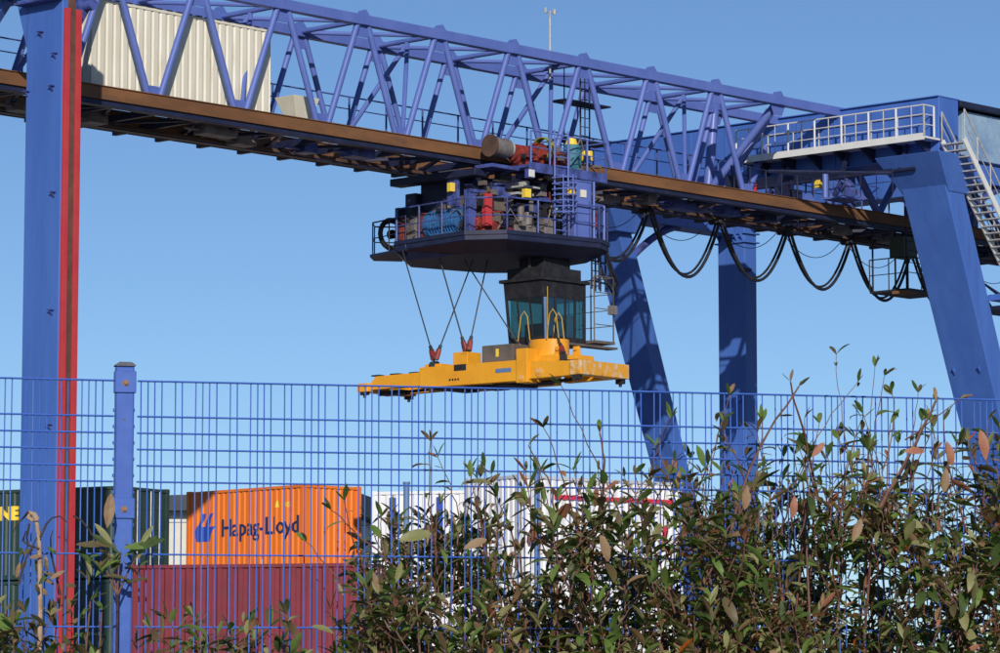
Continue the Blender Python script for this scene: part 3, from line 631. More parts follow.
mb = MB(); mb.tube([(3.0,-2.4,14.95),(3.4,-2.2,14.5),(3.9,-1.9,14.2),(4.6,-1.0,14.1),(5.4,.5,14.6),(5.9,1.6,15.8),(6.3,2.6,17.0)], .05, 8); mb.tube([(3.0,-2.3,14.95),(3.5,-2.1,14.2),(4.1,-1.6,13.9),(4.9,-.6,13.95),(5.6,.8,14.7),(6.3,2.6,17.0)], .045, 8)
ppart(mb, 'supply_cable', M['rubber'], smooth=True)

# operator cab below the platform
CX0, CX1, CY0, CY1, CZ0, CZ1 = .25, 2.05, -1.55, -.05, 12.15, 14.0
mb = MB()
def quadbox(mb, lo, hi, z0, z1, mi=0):
    vs = [(x,y,z0) for x,y in lo] + [(x,y,z1) for x,y in hi]
    mb.add(vs, [(3,2,1,0),(4,5,6,7),(0,1,5,4),(1,2,6,5),(2,3,7,6),(3,0,4,7)], mi)
FZ0, FZ1 = 12.40, 13.52
def xf(z): return CX0+.12-.24*(z-CZ0)/(CZ1-CZ0)
def band(z0, z1): quadbox(mb, [(xf(z0),CY0),(CX1,CY0),(CX1,CY1+.04),(xf(z0),CY1+.04)], [(xf(z1),CY0),(CX1,CY0),(CX1,CY1+.04),(xf(z1),CY1+.04)], z0, z1)
band(CZ0, FZ0); band(FZ1, CZ1)
for (x0, x1, y0, y1) in ((None,.07,CY0,CY0+.07), (CX1-.09,CX1,CY0,CY0+.09), (CX1-.25,CX1,CY1-.35,CY1+.04), (None,.07,CY1-.03,CY1+.04)):
    if x0 is None: quadbox(mb, [(xf(FZ0),y0),(xf(FZ0)+x1,y0),(xf(FZ0)+x1,y1),(xf(FZ0),y1)], [(xf(FZ1),y0),(xf(FZ1)+x1,y0),(xf(FZ1)+x1,y1),(xf(FZ1),y1)], FZ0, FZ1)
    else: mb.box((x0,y0,FZ0), (x1,y1,FZ1))
mb.box((CX0-.2,CY0-.08,CZ1+.003), (CX1+.1,CY1+.15,CZ1+.10))
mb.box((CX0+.0,CY0+.1,14.13), (CX1-.1,CY1,14.43)); mb.box((CX0+.5,-.8,CZ0-.35), (CX0+1.1,-.3,CZ0-.003))
mb.box((CX0+.3,CY0+.3,14.433), (CX1-.4,CY1-.2,14.76))
cab = tpart(mb, 'operator_cab', M['black'], .012, label='dark operator cab with tall teal glazing below the platform')
gm = bpy.data.materials.new('teal_cab_glass'); gm.use_nodes = True; gn = gm.node_tree
for n_ in list(gn.nodes):
    if n_.type != 'OUTPUT_MATERIAL': gn.nodes.remove(n_)
g1 = gn.nodes.new('ShaderNodeBsdfTransparent'); g1.inputs[0].default_value = (.26, .47, .43, 1)
g2 = gn.nodes.new('ShaderNodeBsdfGlossy'); g2.inputs[0].default_value = (.6, .85, .9, 1); g2.inputs['Roughness'].default_value = .04
g3 = gn.nodes.new('ShaderNodeMixShader'); g3.inputs[0].default_value = .22
gn.links.new(g1.outputs[0], g3.inputs[1]); gn.links.new(g2.outputs[0], g3.inputs[2]); gn.links.new(g3.outputs[0], gn.nodes['Material Output'].inputs[0])
def pane(vs): mb = MB(); mb.add(vs, [(0,1,2,3)]); return mb
for y0, y1 in ((CY0+.07,-1.02), (-.98,-.52), (-.48,CY1-.03)):
    xa, xb = xf(FZ0)+.02, xf(FZ1)+.02
    pane([(xa,y0,FZ0),(xa,y1,FZ0),(xb,y1,FZ1),(xb,y0,FZ1)]).build('window', gm, cab)
xs_ = [xf(FZ0)+.07, .72, 1.16, 1.58, CX1-.09]
for x0, x1 in zip(xs_, xs_[1:]):
    pane([(x0+.02,CY0+.02,FZ0),(x1-.02,CY0+.02,FZ0),(x1-.02,CY0+.02,FZ1),(x0+.02,CY0+.02,FZ1)]).build('window', gm, cab)
for y0, y1, x0, x1 in ((CY1,CY1,xf(FZ0)+.07,CX1-.25), (CY0+.1,CY1-.36,CX1-.02,CX1-.02)):
    pane([(x0,y0,FZ0),(x1,y1,FZ0),(x1,y1,FZ1),(x0,y0,FZ1)]).build('window', gm, cab)
mb = MB()
for x in xs_[1:-1]: mb.box((x-.025,CY0-.01,FZ0), (x+.025,CY0+.05,FZ1))
mb.box((.72,CY0-.008,12.86), (1.16,CY0+.05,12.90)); mb.build('window_frame', M['black'], cab)
mb = MB()
for y in (-1.0,-.5): mb.beam((xf(FZ0)+.0,y,FZ0), (xf(FZ1)+.0,y,FZ1), .04, .04)
mb.build('windscreen_frame', M['black'], cab)
mb = MB(); mb.box((.9,-.95,12.42), (1.35,-.5,12.62)); mb.box((1.25,-.95,12.55), (1.40,-.5,13.15)); mb.box((.62,-1.1,12.42), (.85,-.4,12.80)); mb.build('driver_seat', M['navy'], cab, .03)
mb = MB(); mb.box((1.5,-1.3,12.42), (1.85,-.7,13.1)); mb.build('control_console', M['grey'], cab, .02)
mb = MB(); mb.tube([(CX0+.03,CY0-.04,CZ0),(CX0-.02,CY0-.04,13.5)], .06, 8); mb.build('window_post', M['steelblue'], cab)
mb = MB()
for x in (.3, 2.0): mb.tube([(x,-.9,14.0),(x,-.9,14.8)], .05, 8)
mb.build('cab_hanger', M['black'], cab)
# side gallery with ladder and cage
mb = MB(); mb.box((CX1+.05,CY0-.3,12.28), (CX1+.95,CY1+.1,12.36)); mb.box((CX0+.6,CY0-.45,12.12), (CX1+.9,CY0-.05,12.18))
rail(mb, [(CX1+.05,CY0-.28,12.36),(CX1+.9,CY0-.28,12.36),(CX1+.9,CY1,12.36)], 1.9, .9, .02, .014, (.25,.5,.75), .022)
mb.build('side_gallery', M['greybrown'], cab)
mb = MB(); mb.box((CX1+.62,CY0-.45,13.15), (CX1+.9,CY0-.3,13.42)); mb.build('speaker_box', M['grey'], cab, .01)
mb = MB()
for dx in (0,.32): mb.tube([(CX1+.15+dx,CY0-.1,13.9),(CX1+.15+dx,CY0-.1,15.0)], .03, 6)
for dx in (.5,.72,.95): mb.tube([(CX1+.15+dx,CY0+.2,13.9),(CX1+.15+dx,CY0+.2,15.0)], .03, 6)
for k_ in range(5): mb.tube([(CX1+.15,CY0-.1,14.0+k_*.22),(CX1+.47,CY0-.1,14.0+k_*.22)], .018, 6)
mb.tube([(CX1+.1,CY0-.1,14.15),(CX1+1.1,CY0+.2,14.15)], .03, 6); mb.tube([(CX1+.1,CY0-.1,14.75),(CX1+1.1,CY0+.2,14.75)], .03, 6)
mb.build('cab_ladder', M['navy'], cab)
# ------------------------------------------------------------------ spreader
SAZ = R(-50)
SC = Vector((-.95, 104.5, 0)); SZ = 0
sdir = Vector((math.sin(SAZ), math.cos(SAZ), 0)); tdir = Vector((math.cos(SAZ), -math.sin(SAZ), 0))
# local x = along spreader (to the left-far), local y = across (right-far)
sp = thing('container_spreader', 'long yellow container spreader frame hanging on steel ropes below the trolley', 'spreader', SC, math.atan2(sdir.y, sdir.x))
sp.scale = (1.07, .84, 1)
# local y axis = rotate x by +90deg ccw: that is  (-sdir.y, sdir.x) = left/near; so use y negative for far side
def spart(mb, name, m, bevel=0, smooth=False, parent=sp, label=None):
    o = mb.build(name, m, parent, bevel, smooth)
    if label: o['label'] = label
    return o
ZS = 11.18
mb = MB()
mb.box((-1.75,-.42,ZS-.21), (1.75,.0,ZS+.40)); mb.box((-1.75,-2.45,ZS-.21), (1.75,-2.05,ZS+.36))
mb.box((-1.6,-2.04,ZS-.17), (-1.1,-.43,ZS+.2)); mb.box((1.1,-2.04,ZS-.17), (1.6,-.43,ZS+.2)); mb.box((-.4,-2.04,ZS-.1), (.4,-.43,ZS+.3))
mb.box((-2.15,-.50,ZS-.27), (-1.753,.06,ZS+.72))
spart(mb, 'main_frame', M['yellow'], .025)
for y0, y1 in ((-.38,-.05), (-2.41,-2.09)):
    for s_ in (-1, 1):
        mb = MB()
        if s_ > 0: mb.extr([(1.72,ZS-.13),(3.60,ZS-.15),(3.60,ZS+.05),(3.40,ZS+.25),(1.72,ZS+.27)], 'y', y0, y1)
        else: mb.extr([(-2.05,ZS-.17),(-3.70,ZS-.15),(-3.70,ZS+.26),(-2.05,ZS+.36)], 'y', y0, y1)
        spart(mb, 'telescopic_arm', M['yellow'], .02)
for s_, m_ in ((1, 'yellow'), (-1, 'wornyellow')):
    mb = MB(); x = 3.80*s_
    mb.box((x-.2,-2.55,ZS-.20), (x+.2,.08,ZS+.06)) if s_ > 0 else mb.box((x-.2,-2.60,ZS-.15), (x+.2,.06,ZS+.27))
    if s_ < 0: mb.box((x+.2, -.9, ZS-.02), (x+.9, -.41, ZS+.28))
    o = spart(mb, 'end_beam', M[m_], .025)
    t_ = MB()
    for y in (-2.42, -.05):
        t_ = MB(); t_.box((x-.12,y-.09,ZS-.29), (x+.12,y+.09,ZS-.203 if s_ > 0 else ZS-.153)); t_.cyl((x,y,ZS-.37), (x,y,ZS-.285), .05, 10); t_.build('twistlock', M['black'], o, .01)
mb = MB(); mb.box((-1.72,-2.04,ZS-.207), (1.72,-.43,ZS-.175)); spart(mb, 'underside_shade_plate', M['black'])  # black sheet added to darken the open underside of the frame
mb = MB()
for x in (1.9,2.6,3.3,-2.6,-3.3): mb.box((x,-.4,ZS+.262), (x+.3,-.1,ZS+.30))
for x in (.9, -.2, -1.2): mb.box((x,-2.0,ZS-.27), (x+.5,-.3,ZS-.212))
mb.box((2.7,-.9,ZS-.30), (3.55,-.39,ZS-.16)); mb.tube([(1.9,-.7,ZS-.2),(3.7,-.7,ZS-.25)], .05, 6); mb.tube([(-2.2,-.7,ZS-.24),(-3.2,-.7,ZS-.22)], .06, 6)
mb.box((.05,-.44,ZS+.22), (.48,.012,ZS+.402))
spart(mb, 'hydraulic_lines', M['black'])
mb = MB(); mb.cyl((-2.5,-.05,ZS-.0), (-2.5,-.02,ZS-.0), .13, 20); spart(mb, 'arm_roller', M['wornyellow'])
mb = MB(); mb.cyl((-1.95,.062,ZS-.14),(-1.95,.09,ZS-.14), .08, 16); spart(mb, 'arm_roller', M['wornyellow'])
mb = MB()
for x, y in ((.25,.004),(1.05,.004)):
    pass
for k_ in range(4): mb = MB(); mb.box((.30+k_*.1,.003,ZS-.06), (.36+k_*.1,.009,ZS+.0)); spart(mb, 'stencilled_mark', M['letterblack'])
mb = MB(); mb.box((-1.55,.003,ZS+.07), (-1.0,.012,ZS+.19)); spart(mb, 'nameplate', M['steelblue'])
# head frame on top: cabinet, slew drum, lugs
mb = MB(); mb.box((-1.55,-.95,ZS+.403), (-.45,-.1,ZS+.90)); o = spart(mb, 'control_box', M['greybrown'], .02)
t_ = MB(); t_.box((-1.05,-.098,ZS+.55), (-.95,-.088,ZS+.78)); t_.build('data_plate', M['letteryellow'], o)
mb = MB(); mb.cyl((-2.1,-1.2,ZS+.40), (-2.1,-1.2,ZS+1.02), .60, 32); mb.box((-2.9,-1.9,ZS+.36), (-1.5,-.4,ZS+.52)); o = spart(mb, 'slewing_head', M['yellow'], .02, smooth=True)
mb = MB()
for x, y in ((-2.85,-.55),(-3.25,-.9)): mb.extr([(x-.15,ZS+.35),(x+.15,ZS+.35),(x+.1,ZS+.75),(x-.1,ZS+.75)], 'y', y-.04, y+.04); mb.tube([(x,y-.1,ZS+.68),(x,y+.1,ZS+.68)], .06, 8)
mb.box((-3.6,-1.3,ZS+.33), (-2.4,-.35,ZS+.46)); spart(mb, 'lifting_lug', M['yellow'], .01)
mb = MB(); mb.box((.1,-.9,ZS+.403), (.62,-.15,ZS+.78)); mb.box((1.1,-.9,ZS+.403), (1.7,-.2,ZS+.5)); spart(mb, 'rope_socket_block', M['yellow'], .02)
# hose guard arches
mb = MB()
for x, y in ((-1.6,-.6),(-2.6,-.6),(-2.1,-1.7)): mb.tube([(x-.22,y,ZS+1.0),(x-.13,y,ZS+1.7),(x-.02,y,ZS+1.86),(x+.10,y,ZS+1.72),(x+.20,y,ZS+1.0)], .018, 6)
mb.tube([(-2.05,-1.2,ZS+1.0),(-2.05,-1.2,ZS+2.6)], .014, 6)
spart(mb, 'hose_guard', mat('yellow_hose',(.45,.30,.06),.5))
mb = MB(); mb.cyl((-1.45,-1.5,ZS+.9), (-.6,-1.5,ZS+.9), .14, 14); spart(mb, 'hose_reel', M['black'])
# ropes (from platform underside)
inv = Matrix.Translation(SC) @ Matrix.Rotation(sp.rotation_euler.z, 4, 'Z') @ Matrix.Diagonal((1.07,.84,1,1)); inv = inv.inverted()
def wpt(u, w_, z): return inv @ (CR @ Vector((u, w_, z)))
ropes = [((-2.3,1.75,14.9), (1.55,-.35,ZS+.95)), ((-1.35,1.2,14.8), (.50,-.5,ZS+1.15)), ((-.35,.75,14.75), (1.25,-.35,ZS+.95)),
         ((.05,.55,14.75), (.22,-.5,ZS+1.15)), ((-.6,.9,14.75), (-.9,-1.4,ZS+1.0)),
         ((1.3,-.3,14.75), (-2.9,-.6,ZS+.75))]
for i, (a, b) in enumerate(ropes):
    A = wpt(*a); B = Vector(b); mb = MB(); mb.tube([A, B], .022, 6); o = mb.build('hoist_rope', M['rope'], sp)
    if i < 6:
        d_ = (A-B).normalized(); t_ = MB(); t_.tube([B-d_*.35, B+d_*.12], .085, 10, r2=.05); t_.build('rope_socket', M['rope'], o)
        t_ = MB(); t_.tube([B-d_*.30-Vector((0,0,.02)), B-d_*.02], .10, 10, r2=.08); t_.build('socket_clevis', M['motorred'], o)
        t_ = MB(); t_.cyl(B-d_*.52+Vector((0,.08,0)), B-d_*.52-Vector((0,.08,0)), .11, 12); t_.build('socket_pin', M['rope'], o)

# ------------------------------------------------------------------ containers
def txt(body, size, m, name='lettering', bold=.0, stretch=1.0, extr=.0):
    c = bpy.data.curves.new('t', 'FONT'); c.body = body; c.size = size; c.offset = bold; c.resolution_u = 3; c.extrude = extr
    o = bpy.data.objects.new('t', c); COL.objects.link(o)
    bpy.context.view_layer.update()
    me = bpy.data.meshes.new_from_object(o.evaluated_get(bpy.context.evaluated_depsgraph_get()))
    COL.objects.unlink(o); bpy.data.objects.remove(o)
    for v in me.vertices: v.co.x *= stretch
    me.materials.clear(); me.materials.append(m)
    return me
def drape(me, prof, x0, z0, ysurf, dep, eps=.006):
    """lay a flat xy text mesh on the corrugated wall: x->x0+x, y->z, following the profile"""
    bm = bmesh.new(); bm.from_mesh(me)
    for v in bm.verts: v.co = Vector((v.co.x+x0, 0, v.co.y+z0))
    xs = sorted({round(p[0],5) for p in prof})
    for x in xs:
        bmesh.ops.bisect_plane(bm, geom=bm.verts[:]+bm.edges[:]+bm.faces[:], plane_co=(x,0,0), plane_no=(1,0,0))
    def y_at(x):
        for (a, ya), (b, yb) in zip(prof, prof[1:]):
            if a-1e-6 <= x <= b+1e-6:
                t = 0 if b-a < 1e-9 else (x-a)/(b-a); return ya+(yb-ya)*t
        return 1
    for v in bm.verts: v.co.y = ysurf - eps - dep*(y_at(v.co.x)-1)*1.0
    bm.to_mesh(me); bm.free(); me.update(); return me
CW = 2.438
def container(label, m, loc, az, L=6.06, H=2.6, z=0, frame=None, group='shipping containers stacked in the yard', doors=True, per=.28):
    """local x along the long side, near side at y=0 facing -y; x = 0 is the left end"""
    hd = R(az); dx = Vector((math.sin(hd), math.cos(hd)))
    t = thing('shipping_container', label, 'container', (loc[0], loc[1], z), math.atan2(dx.y, dx.x), group)
    fm = frame or m
    mb = MB(); s = .15
    for x in (0, L-s):
        for y in (0, CW-s): mb.box((x,y,.12), (x+s,y+s,H-.12))
    for y in (.01, CW-.11): mb.box((s,y,H-.11), (L-s,y+.10,H-.02)); mb.box((s,y,.02), (L-s,y+.1,.16))
    for x in (.01, L-.11): mb.box((x,s,H-.11), (x+.10,CW-s,H-.02)); mb.box((x,s,.02), (x+.1,CW-s,.16))
    mb.build('frame', fm, t, .008)
    dep = .036
    mb = MB(); prof = corr(mb, (s,.035), (L-s,.035), .15, H-.10, per, dep, (0,-1)); mb.build('side_wall', m, t)
    mb = MB(); corr(mb, (L-s,CW-.035), (s,CW-.035), .15, H-.10, per, dep, (0,1)); mb.build('side_wall', m, t)
    mb = MB(); corr(mb, (.035,CW-s), (.035,s), .15, H-.10, .25, dep, (-1,0)); mb.build('end_wall', m, t)
    mb = MB(); mb.add([(.1,.1,H-.03),(L-.1,.1,H-.03),(L-.1,CW-.1,H-.03),(.1,CW-.1,H-.03)], [(0,1,2,3)]); mb.box((.1,.1,.1), (L-.1,CW-.1,.14)); mb.build('roof', m, t)
    if doors:
        for k_ in range(2):
            y0 = s+.01 + k_*(CW/2-s); y1 = y0 + CW/2-s-.02
            mb = MB(); mb.box((L-.09,y0,.17), (L-.045,y1,H-.12))
            for q in range(4): mb.box((L-.046,y0+.05,.3+q*.56), (L-.030,y1-.05,.7+q*.56))
            d_ = mb.build('door', m, t, .004)
            mb = MB()
            for q in (.3,.7): yy = y0+(y1-y0)*q; mb.tube([(L-.005,yy,.14),(L-.005,yy,H-.1)], .018, 6)
            mb.build('lock_rod', M['galv'], d_)
    else:
        mb = MB(); corr(mb, (L-.035,s), (L-.035,CW-s), .15, H-.10, .25, dep, (1,0)); mb.build('end_wall', m, t)
    for x in (0, L-.178):
        for y in (0, CW-.162):
            for zz in (0, H-.118): mb = MB(); mb.box((x-.004,y-.004,zz), (x+.182,y+.166,zz+.118)); mb.build('corner_casting', fm, t, .006)
    return t, [(p[0]+s, p[1]) for p in prof], dep
def px(x, y, D):
    th = R(PITCH); h = (x-500)/F; v = (281-y)/F; Y = math.cos(th)-v*math.sin(th); t = D/Y
    return Vector((t*h, D, t*(math.sin(th)+v*math.cos(th))+ZE))
# orange container on its stack. az is the heading of local +x (left end to right end)
def left_loc(xpx, D): p = px(xpx, 500, D); return (p.x, p.y)
def corner_loc(xpx, D, az, L):   # position so that the right end of the near side projects to xpx
    p = px(xpx, 500, D); hd = R(az); return (p.x-math.sin(hd)*L, p.y-math.cos(hd)*L)
AZO = 137.5; oL = corner_loc(303, 114.5, AZO, 6.06); HO = 2.896
for k_, (m_, lab) in enumerate(((M['cblue'], 'blue container at the bottom of the stack under the orange one'), (M['cgrey'], 'pale grey container directly under the orange container'))):
    container(lab, m_, oL, AZO, z=k_*2.9, H=HO)
OR, prof, dep = container('bright orange container with dark blue shipping line lettering on top of its stack', M['orange'], oL, AZO, z=5.80, H=HO, doors=False)
def lettering(me, name, t, prof, x0, z0, dep, m=None):
    me = drape(me, prof, x0, z0, .035, dep); o = bpy.data.objects.new(name, me); COL.objects.link(o); o.parent = t; return o
lettering(txt('Hapag-Lloyd', .80, M['letterblue'], bold=.012, stretch=1.0), 'company_name', OR, prof, 1.80, 1.36, dep)
# emblem : two slanted bars joined over a block
def polymesh(polys, m):
    me = bpy.data.meshes.new('emblem'); vs = []; fs = []
    for p in polys:
        fs.append(tuple(range(len(vs), len(vs)+len(p)))); vs += [(a,b,0) for a,b in p]
    me.from_pydata(vs, [], fs); me.materials.append(m); return me
emb = polymesh([[(p_*1.2,q_*.80) for p_,q_ in g_] for g_ in [[(.10,.62),(.28,.62),(.50,1.15),(.32,1.15)], [(.44,.62),(.60,.62),(.82,1.15),(.64,1.15)], [(.0,.40),(.05,.28),(.72,.28),(.86,.617),(.08,.617)],
                [(.08,.0),(.62,.0),(.70,.277),(.02,.277)]]], M['logoblue'])
lettering(emb, 'emblem', OR, prof, .42, 1.22, dep)
for x, z_, w_, h_ in ((4.6,2.2,.2,.24),):
    lettering(polymesh([[(0,0),(w_,0),(w_/2,h_)]], M['letteryellow']), 'warning_mark', OR, prof, x, z_, dep)
lettering(txt('45', .22, M['letteryellow'], bold=.006), 'code', OR, prof, 5.1, 2.2, dep)
lettering(polymesh([[(0,0),(.13,0),(.13,.16),(0,.16)]], M['letterwhite']), 'paper_label', OR, prof, 3.9, .40, dep)
# dark green container: long side faces the camera's left, end to the right
AZG = 120; GL = corner_loc(119, 100.6, AZG, 12.19)
for k_, (m_, lab) in enumerate(((M['maroon'], 'long maroon container at the bottom of the dark green stack'), (M['dkgreen'], 'dark green long container in the middle of its stack'))):
    container(lab, m_, GL, AZG, L=12.19, z=k_*2.605)
GR_, profg, depg = container('dark green long container with yellow lettering, topmost behind the left crane leg', M['dkgreen'], GL, AZG, L=12.19, z=5.21)
lettering(txt('LINE', .50, M['letteryellow'], bold=.03, stretch=1.1), 'lettering', GR_, profg, 7.55, 1.74, depg)
mb = MB()
for q in range(11): mb.box((12.19+.006, 1.62, .95+q*.105), (12.19+.010, 1.68, 1.02+q*.105))
mb.build('door_numbers', M['letterwhite'], GR_)
# maroon pair in front
ML = left_loc(128, 90.5)
container('maroon container on the ground in front of the orange stack', M['maroon'], ML, 104, z=0)
container('maroon container, upper one of the pair just in front of the orange container', M['maroon'], ML, 104, z=2.605, H=2.6)
# white containers on the right, half hidden by the hedge
W1 = left_loc(371, 103.5)
for k_ in range(2): container(('pale grey container at the foot of the left white stack', 'white container in the middle of the left white stack')[k_], M['cgrey'] if k_ == 0 else M['cwhite'], W1, 105, z=k_*2.605)
c1, p1, d1 = container('white container with blue upright bands right beside the orange one', M['cwhite'], W1, 105, z=5.21)
for x in (.55, 1.95): mb = MB(); mb.box((x,.0,.2), (x+.20,.012,2.4)); mb.build('blue_band', M['logoblue'], c1)
W2 = left_loc(518, 100.5); AW = 52; HC = 2.6
for k_ in range(2): container(('white container at the foot of the right white stack', 'white container in the middle of the right white stack')[k_], M['cwhite'], W2, AW, z=k_*2.605, H=HC)
c2, p2, d2 = container('white container with red top band behind the hedge, topmost of its stack', M['cwhite'], W2, AW, z=5.21, H=2.896, frame=M['cgrey'])
mb = MB(); mb.box((1.3,-.012,2.25), (5.75,.0,2.37)); mb.box((3.6,-.012,1.5), (3.75,.0,1.9)); mb.box((5.3,-.012,1.1), (5.45,.0,1.6)); mb.build('red_band', M['bandred'], c2)
lettering(polymesh([[(0,0),(.3,0),(.3,.25),(0,.25)]], M['logoblue']), 'blue_mark', c2, p2, 2.0, 1.0, d2)
# two slim steel-blue yard posts
for (x, y, D, lab) in ((406.5, 484, 88, 'slim steel blue yard post beside the blue banded white container'), (537, 470, 92, 'slim steel blue yard post in front of the red banded white container')):
    p = px(x, y, D); mb = MB(); mb.tube([(0,0,.0),(0,0,p.z)], .075, 12); mb.box((-.2,-.2,0), (.2,.2,.03)); mb.cyl((0,0,p.z), (0,0,p.z+.05), .09, 12)
    o = mb.build('yard_post', M['steelblue'], None, smooth=True); o.location = (p.x, p.y, 0); tag(o, lab, 'post', 'slim yard posts')
# ------------------------------------------------------------------ warehouse behind
wt = thing('warehouse', 'low cream warehouse with dark flat roof seen between the green and orange containers', 'warehouse', (-16, 150, 0), R(-4))
mb = MB(); mb.box((-8,0,0), (9.5,20,9.7)); mb.build('wall', M['wall'], wt)
mb = MB(); mb.add([(-8.5,-.8,9.705),(10,-.8,9.705),(10,20.8,9.705),(-8.5,20.8,9.705),(-8.5,-.8,10.1),(10,-.8,10.5),(10,20.8,10.9),(-8.5,20.8,10.3)],
                  [(3,2,1,0),(4,5,6,7),(0,1,5,4),(1,2,6,5),(2,3,7,6),(3,0,4,7)]); mb.build('roof', M['roof'], wt)
mb = MB()
for z in (9.25, 9.5): mb.box((-8,-.06,z), (9.5,-.003,z+.06))
mb.build('gutter', M['cgrey'], wt)

# ------------------------------------------------------------------ fence
FD0 = 12.40; fdir = Vector((math.sin(R(75.8)), math.cos(R(75.8)), 0)); FT = 2.785
fence = thing('wire_mesh_fence', 'blue double wire mesh fence with square steel posts in front of the yard', 'fence', (0, FD0, 0), math.atan2(fdir.y, fdir.x))
def fx(xpx):   # pixel column -> distance along the fence
    h = (xpx-500)/F*1.012
    return h*FD0/(fdir.x - h*fdir.y)
XP = fx(127.3); SPAN = 3.30
zs = [0, .120, .176, .231, .286, .340, .583, .826, 1.07, 1.31, 1.55, 1.79, 2.03, 2.27, 2.51, 2.71]
def post(x):
    mb = MB(); mb.box((x-.031,-.030,0), (x+.031,.012,FT+.045)); o = mb.build('fence_post', M['fence'], fence, .005)
    c = MB(); c.extr([(x-.034,FT+.046),(x+.034,FT+.046),(x+.034,FT+.052),(x+.02,FT+.061),(x-.02,FT+.061),(x-.034,FT+.052)], 'y', -.033, .015); c.build('post_cap', M['capgrey'], o, .002)
    for zt, zb_ in ((FT+.030, FT-.043), (FT-.396, FT-.465), (FT-.99, FT-1.06), (FT-1.7, FT-1.77), (FT-2.45, FT-2.52)):
        c = MB(); c.box((x-.036,-.037,zb_), (x+.036,-.0305,zt)); c.box((x-.036,-.0375,zb_), (x-.0315,.0,zt)); c.box((x+.0315,-.0375,zb_), (x+.036,.0,zt)); q = c.build('clamp_plate', M['fence'], o, .002)
        c = MB(); zc = (zt+zb_)/2-.004
        c.cyl((x,-.0375,zc), (x,-.040,zc), .0105, 16); c.cyl((x,-.0405,zc), (x,-.047,zc), .0065, 6); c.build('bolt', M['bolt'], q)
    c = MB(); c.cyl((x-.002,-.0302,FT-.133), (x-.002,-.031,FT-.133), .0045, 10); c.build('bolt_hole', M['capgrey'], o)
    for k_ in range(9): z = FT-.10-k_*.055; c = MB(); c.box((x-.036,-.012,z-.005), (x+.036,.006,z+.005)); c.build('spacer_lug', M['fence'], o)
    return o
def panel(x0, x1, first=0, seed=0):
    rr = random.Random(seed)
    mb = MB()
    for z in zs:
        for y in (-.0055, .0055): mb.tube([(x0,y,FT-z),((x0+x1)/2,y,FT-z+.002),(x1,y,FT-z)], .0031, 6)
    U_ = .0234; k_ = first
    x = x0 + .012
    while x < x1:
        if k_ % 8 not in (4, 7):
            j = rr.uniform(-.0008,.0008); xb = x + rr.uniform(-.001,.001)
            # slight bowing of each wire
            mb.tube([(x+j,0,FT),(x+j+rr.uniform(-.0012,.0012),0,FT-.30),(xb+rr.uniform(-.0012,.0012),0,FT-.75),(xb,0,FT-1.4),(xb,0,.08)], .0024, 5)
        x += U_; k_ += 1
    return mb.build('mesh_panel', M['wire'], fence)
post(XP); post(XP+SPAN); post(XP-SPAN); post(XP+2*SPAN); post(XP-2*SPAN)
panel(XP+.034+.012, XP+SPAN-.034, 0, 1); panel(XP-SPAN+.034, XP-.034, 3, 2)
panel(XP+SPAN+.034, XP+2*SPAN-.034, 2, 3); panel(XP-2*SPAN+.034, XP-SPAN-.034, 5, 4)

# ------------------------------------------------------------------ hedge
fy = Vector((-fdir.y, fdir.x, 0))   # away from camera
def leaf(mb, p, d, up, L, W, curl, mi):
    """p base, d direction, up approx normal"""
    d = d.normalized(); s = d.cross(up)
    if s.length < 1e-3: s = d.cross(Vector((1,0,0)))
    s.normalize(); n = s.cross(d).normalized()
    P = []
    for t, wd in ((.0,.05),(.14,.50),(.36,.95),(.60,1.0),(.84,.58)):
        c = p + d*(L*t) - n*(curl*L*t*t)
        P += [c + s*(W/2*wd) + n*(W*.16*wd), c, c - s*(W/2*wd) + n*(W*.16*wd)]
    tip = p + d*L*(1-.25*abs(curl)) - n*(curl*L)
    P.append(tip); fs = []
    for i in range(4):
        a = i*3; fs += [(a,a+1,a+4,a+3),(a+1,a+2,a+5,a+4)]
    fs += [(12,13,15),(13,14,15)]
    mb.add(P, fs, mi)
def rv(rr, s=1): return Vector((rr.uniform(-s,s), rr.uniform(-s,s), rr.uniform(-s,s)))
FM = Matrix.Translation((0,FD0,0)) @ Matrix.Rotation(math.atan2(fdir.y, fdir.x), 4, 'Z')
def zpx(y, dx=0): # height at the fence for a pixel row
    return ZE + FD0*(1+0)*math.tan(R(PITCH)+math.atan((281-y)/F))
def pickleaf(rr, sun):
    return rr.choices(range(7), weights=[(15,24,22,20,13,5.5,.6),(18,30,24,18,8,2.5,.3)][0 if sun else 1])[0]
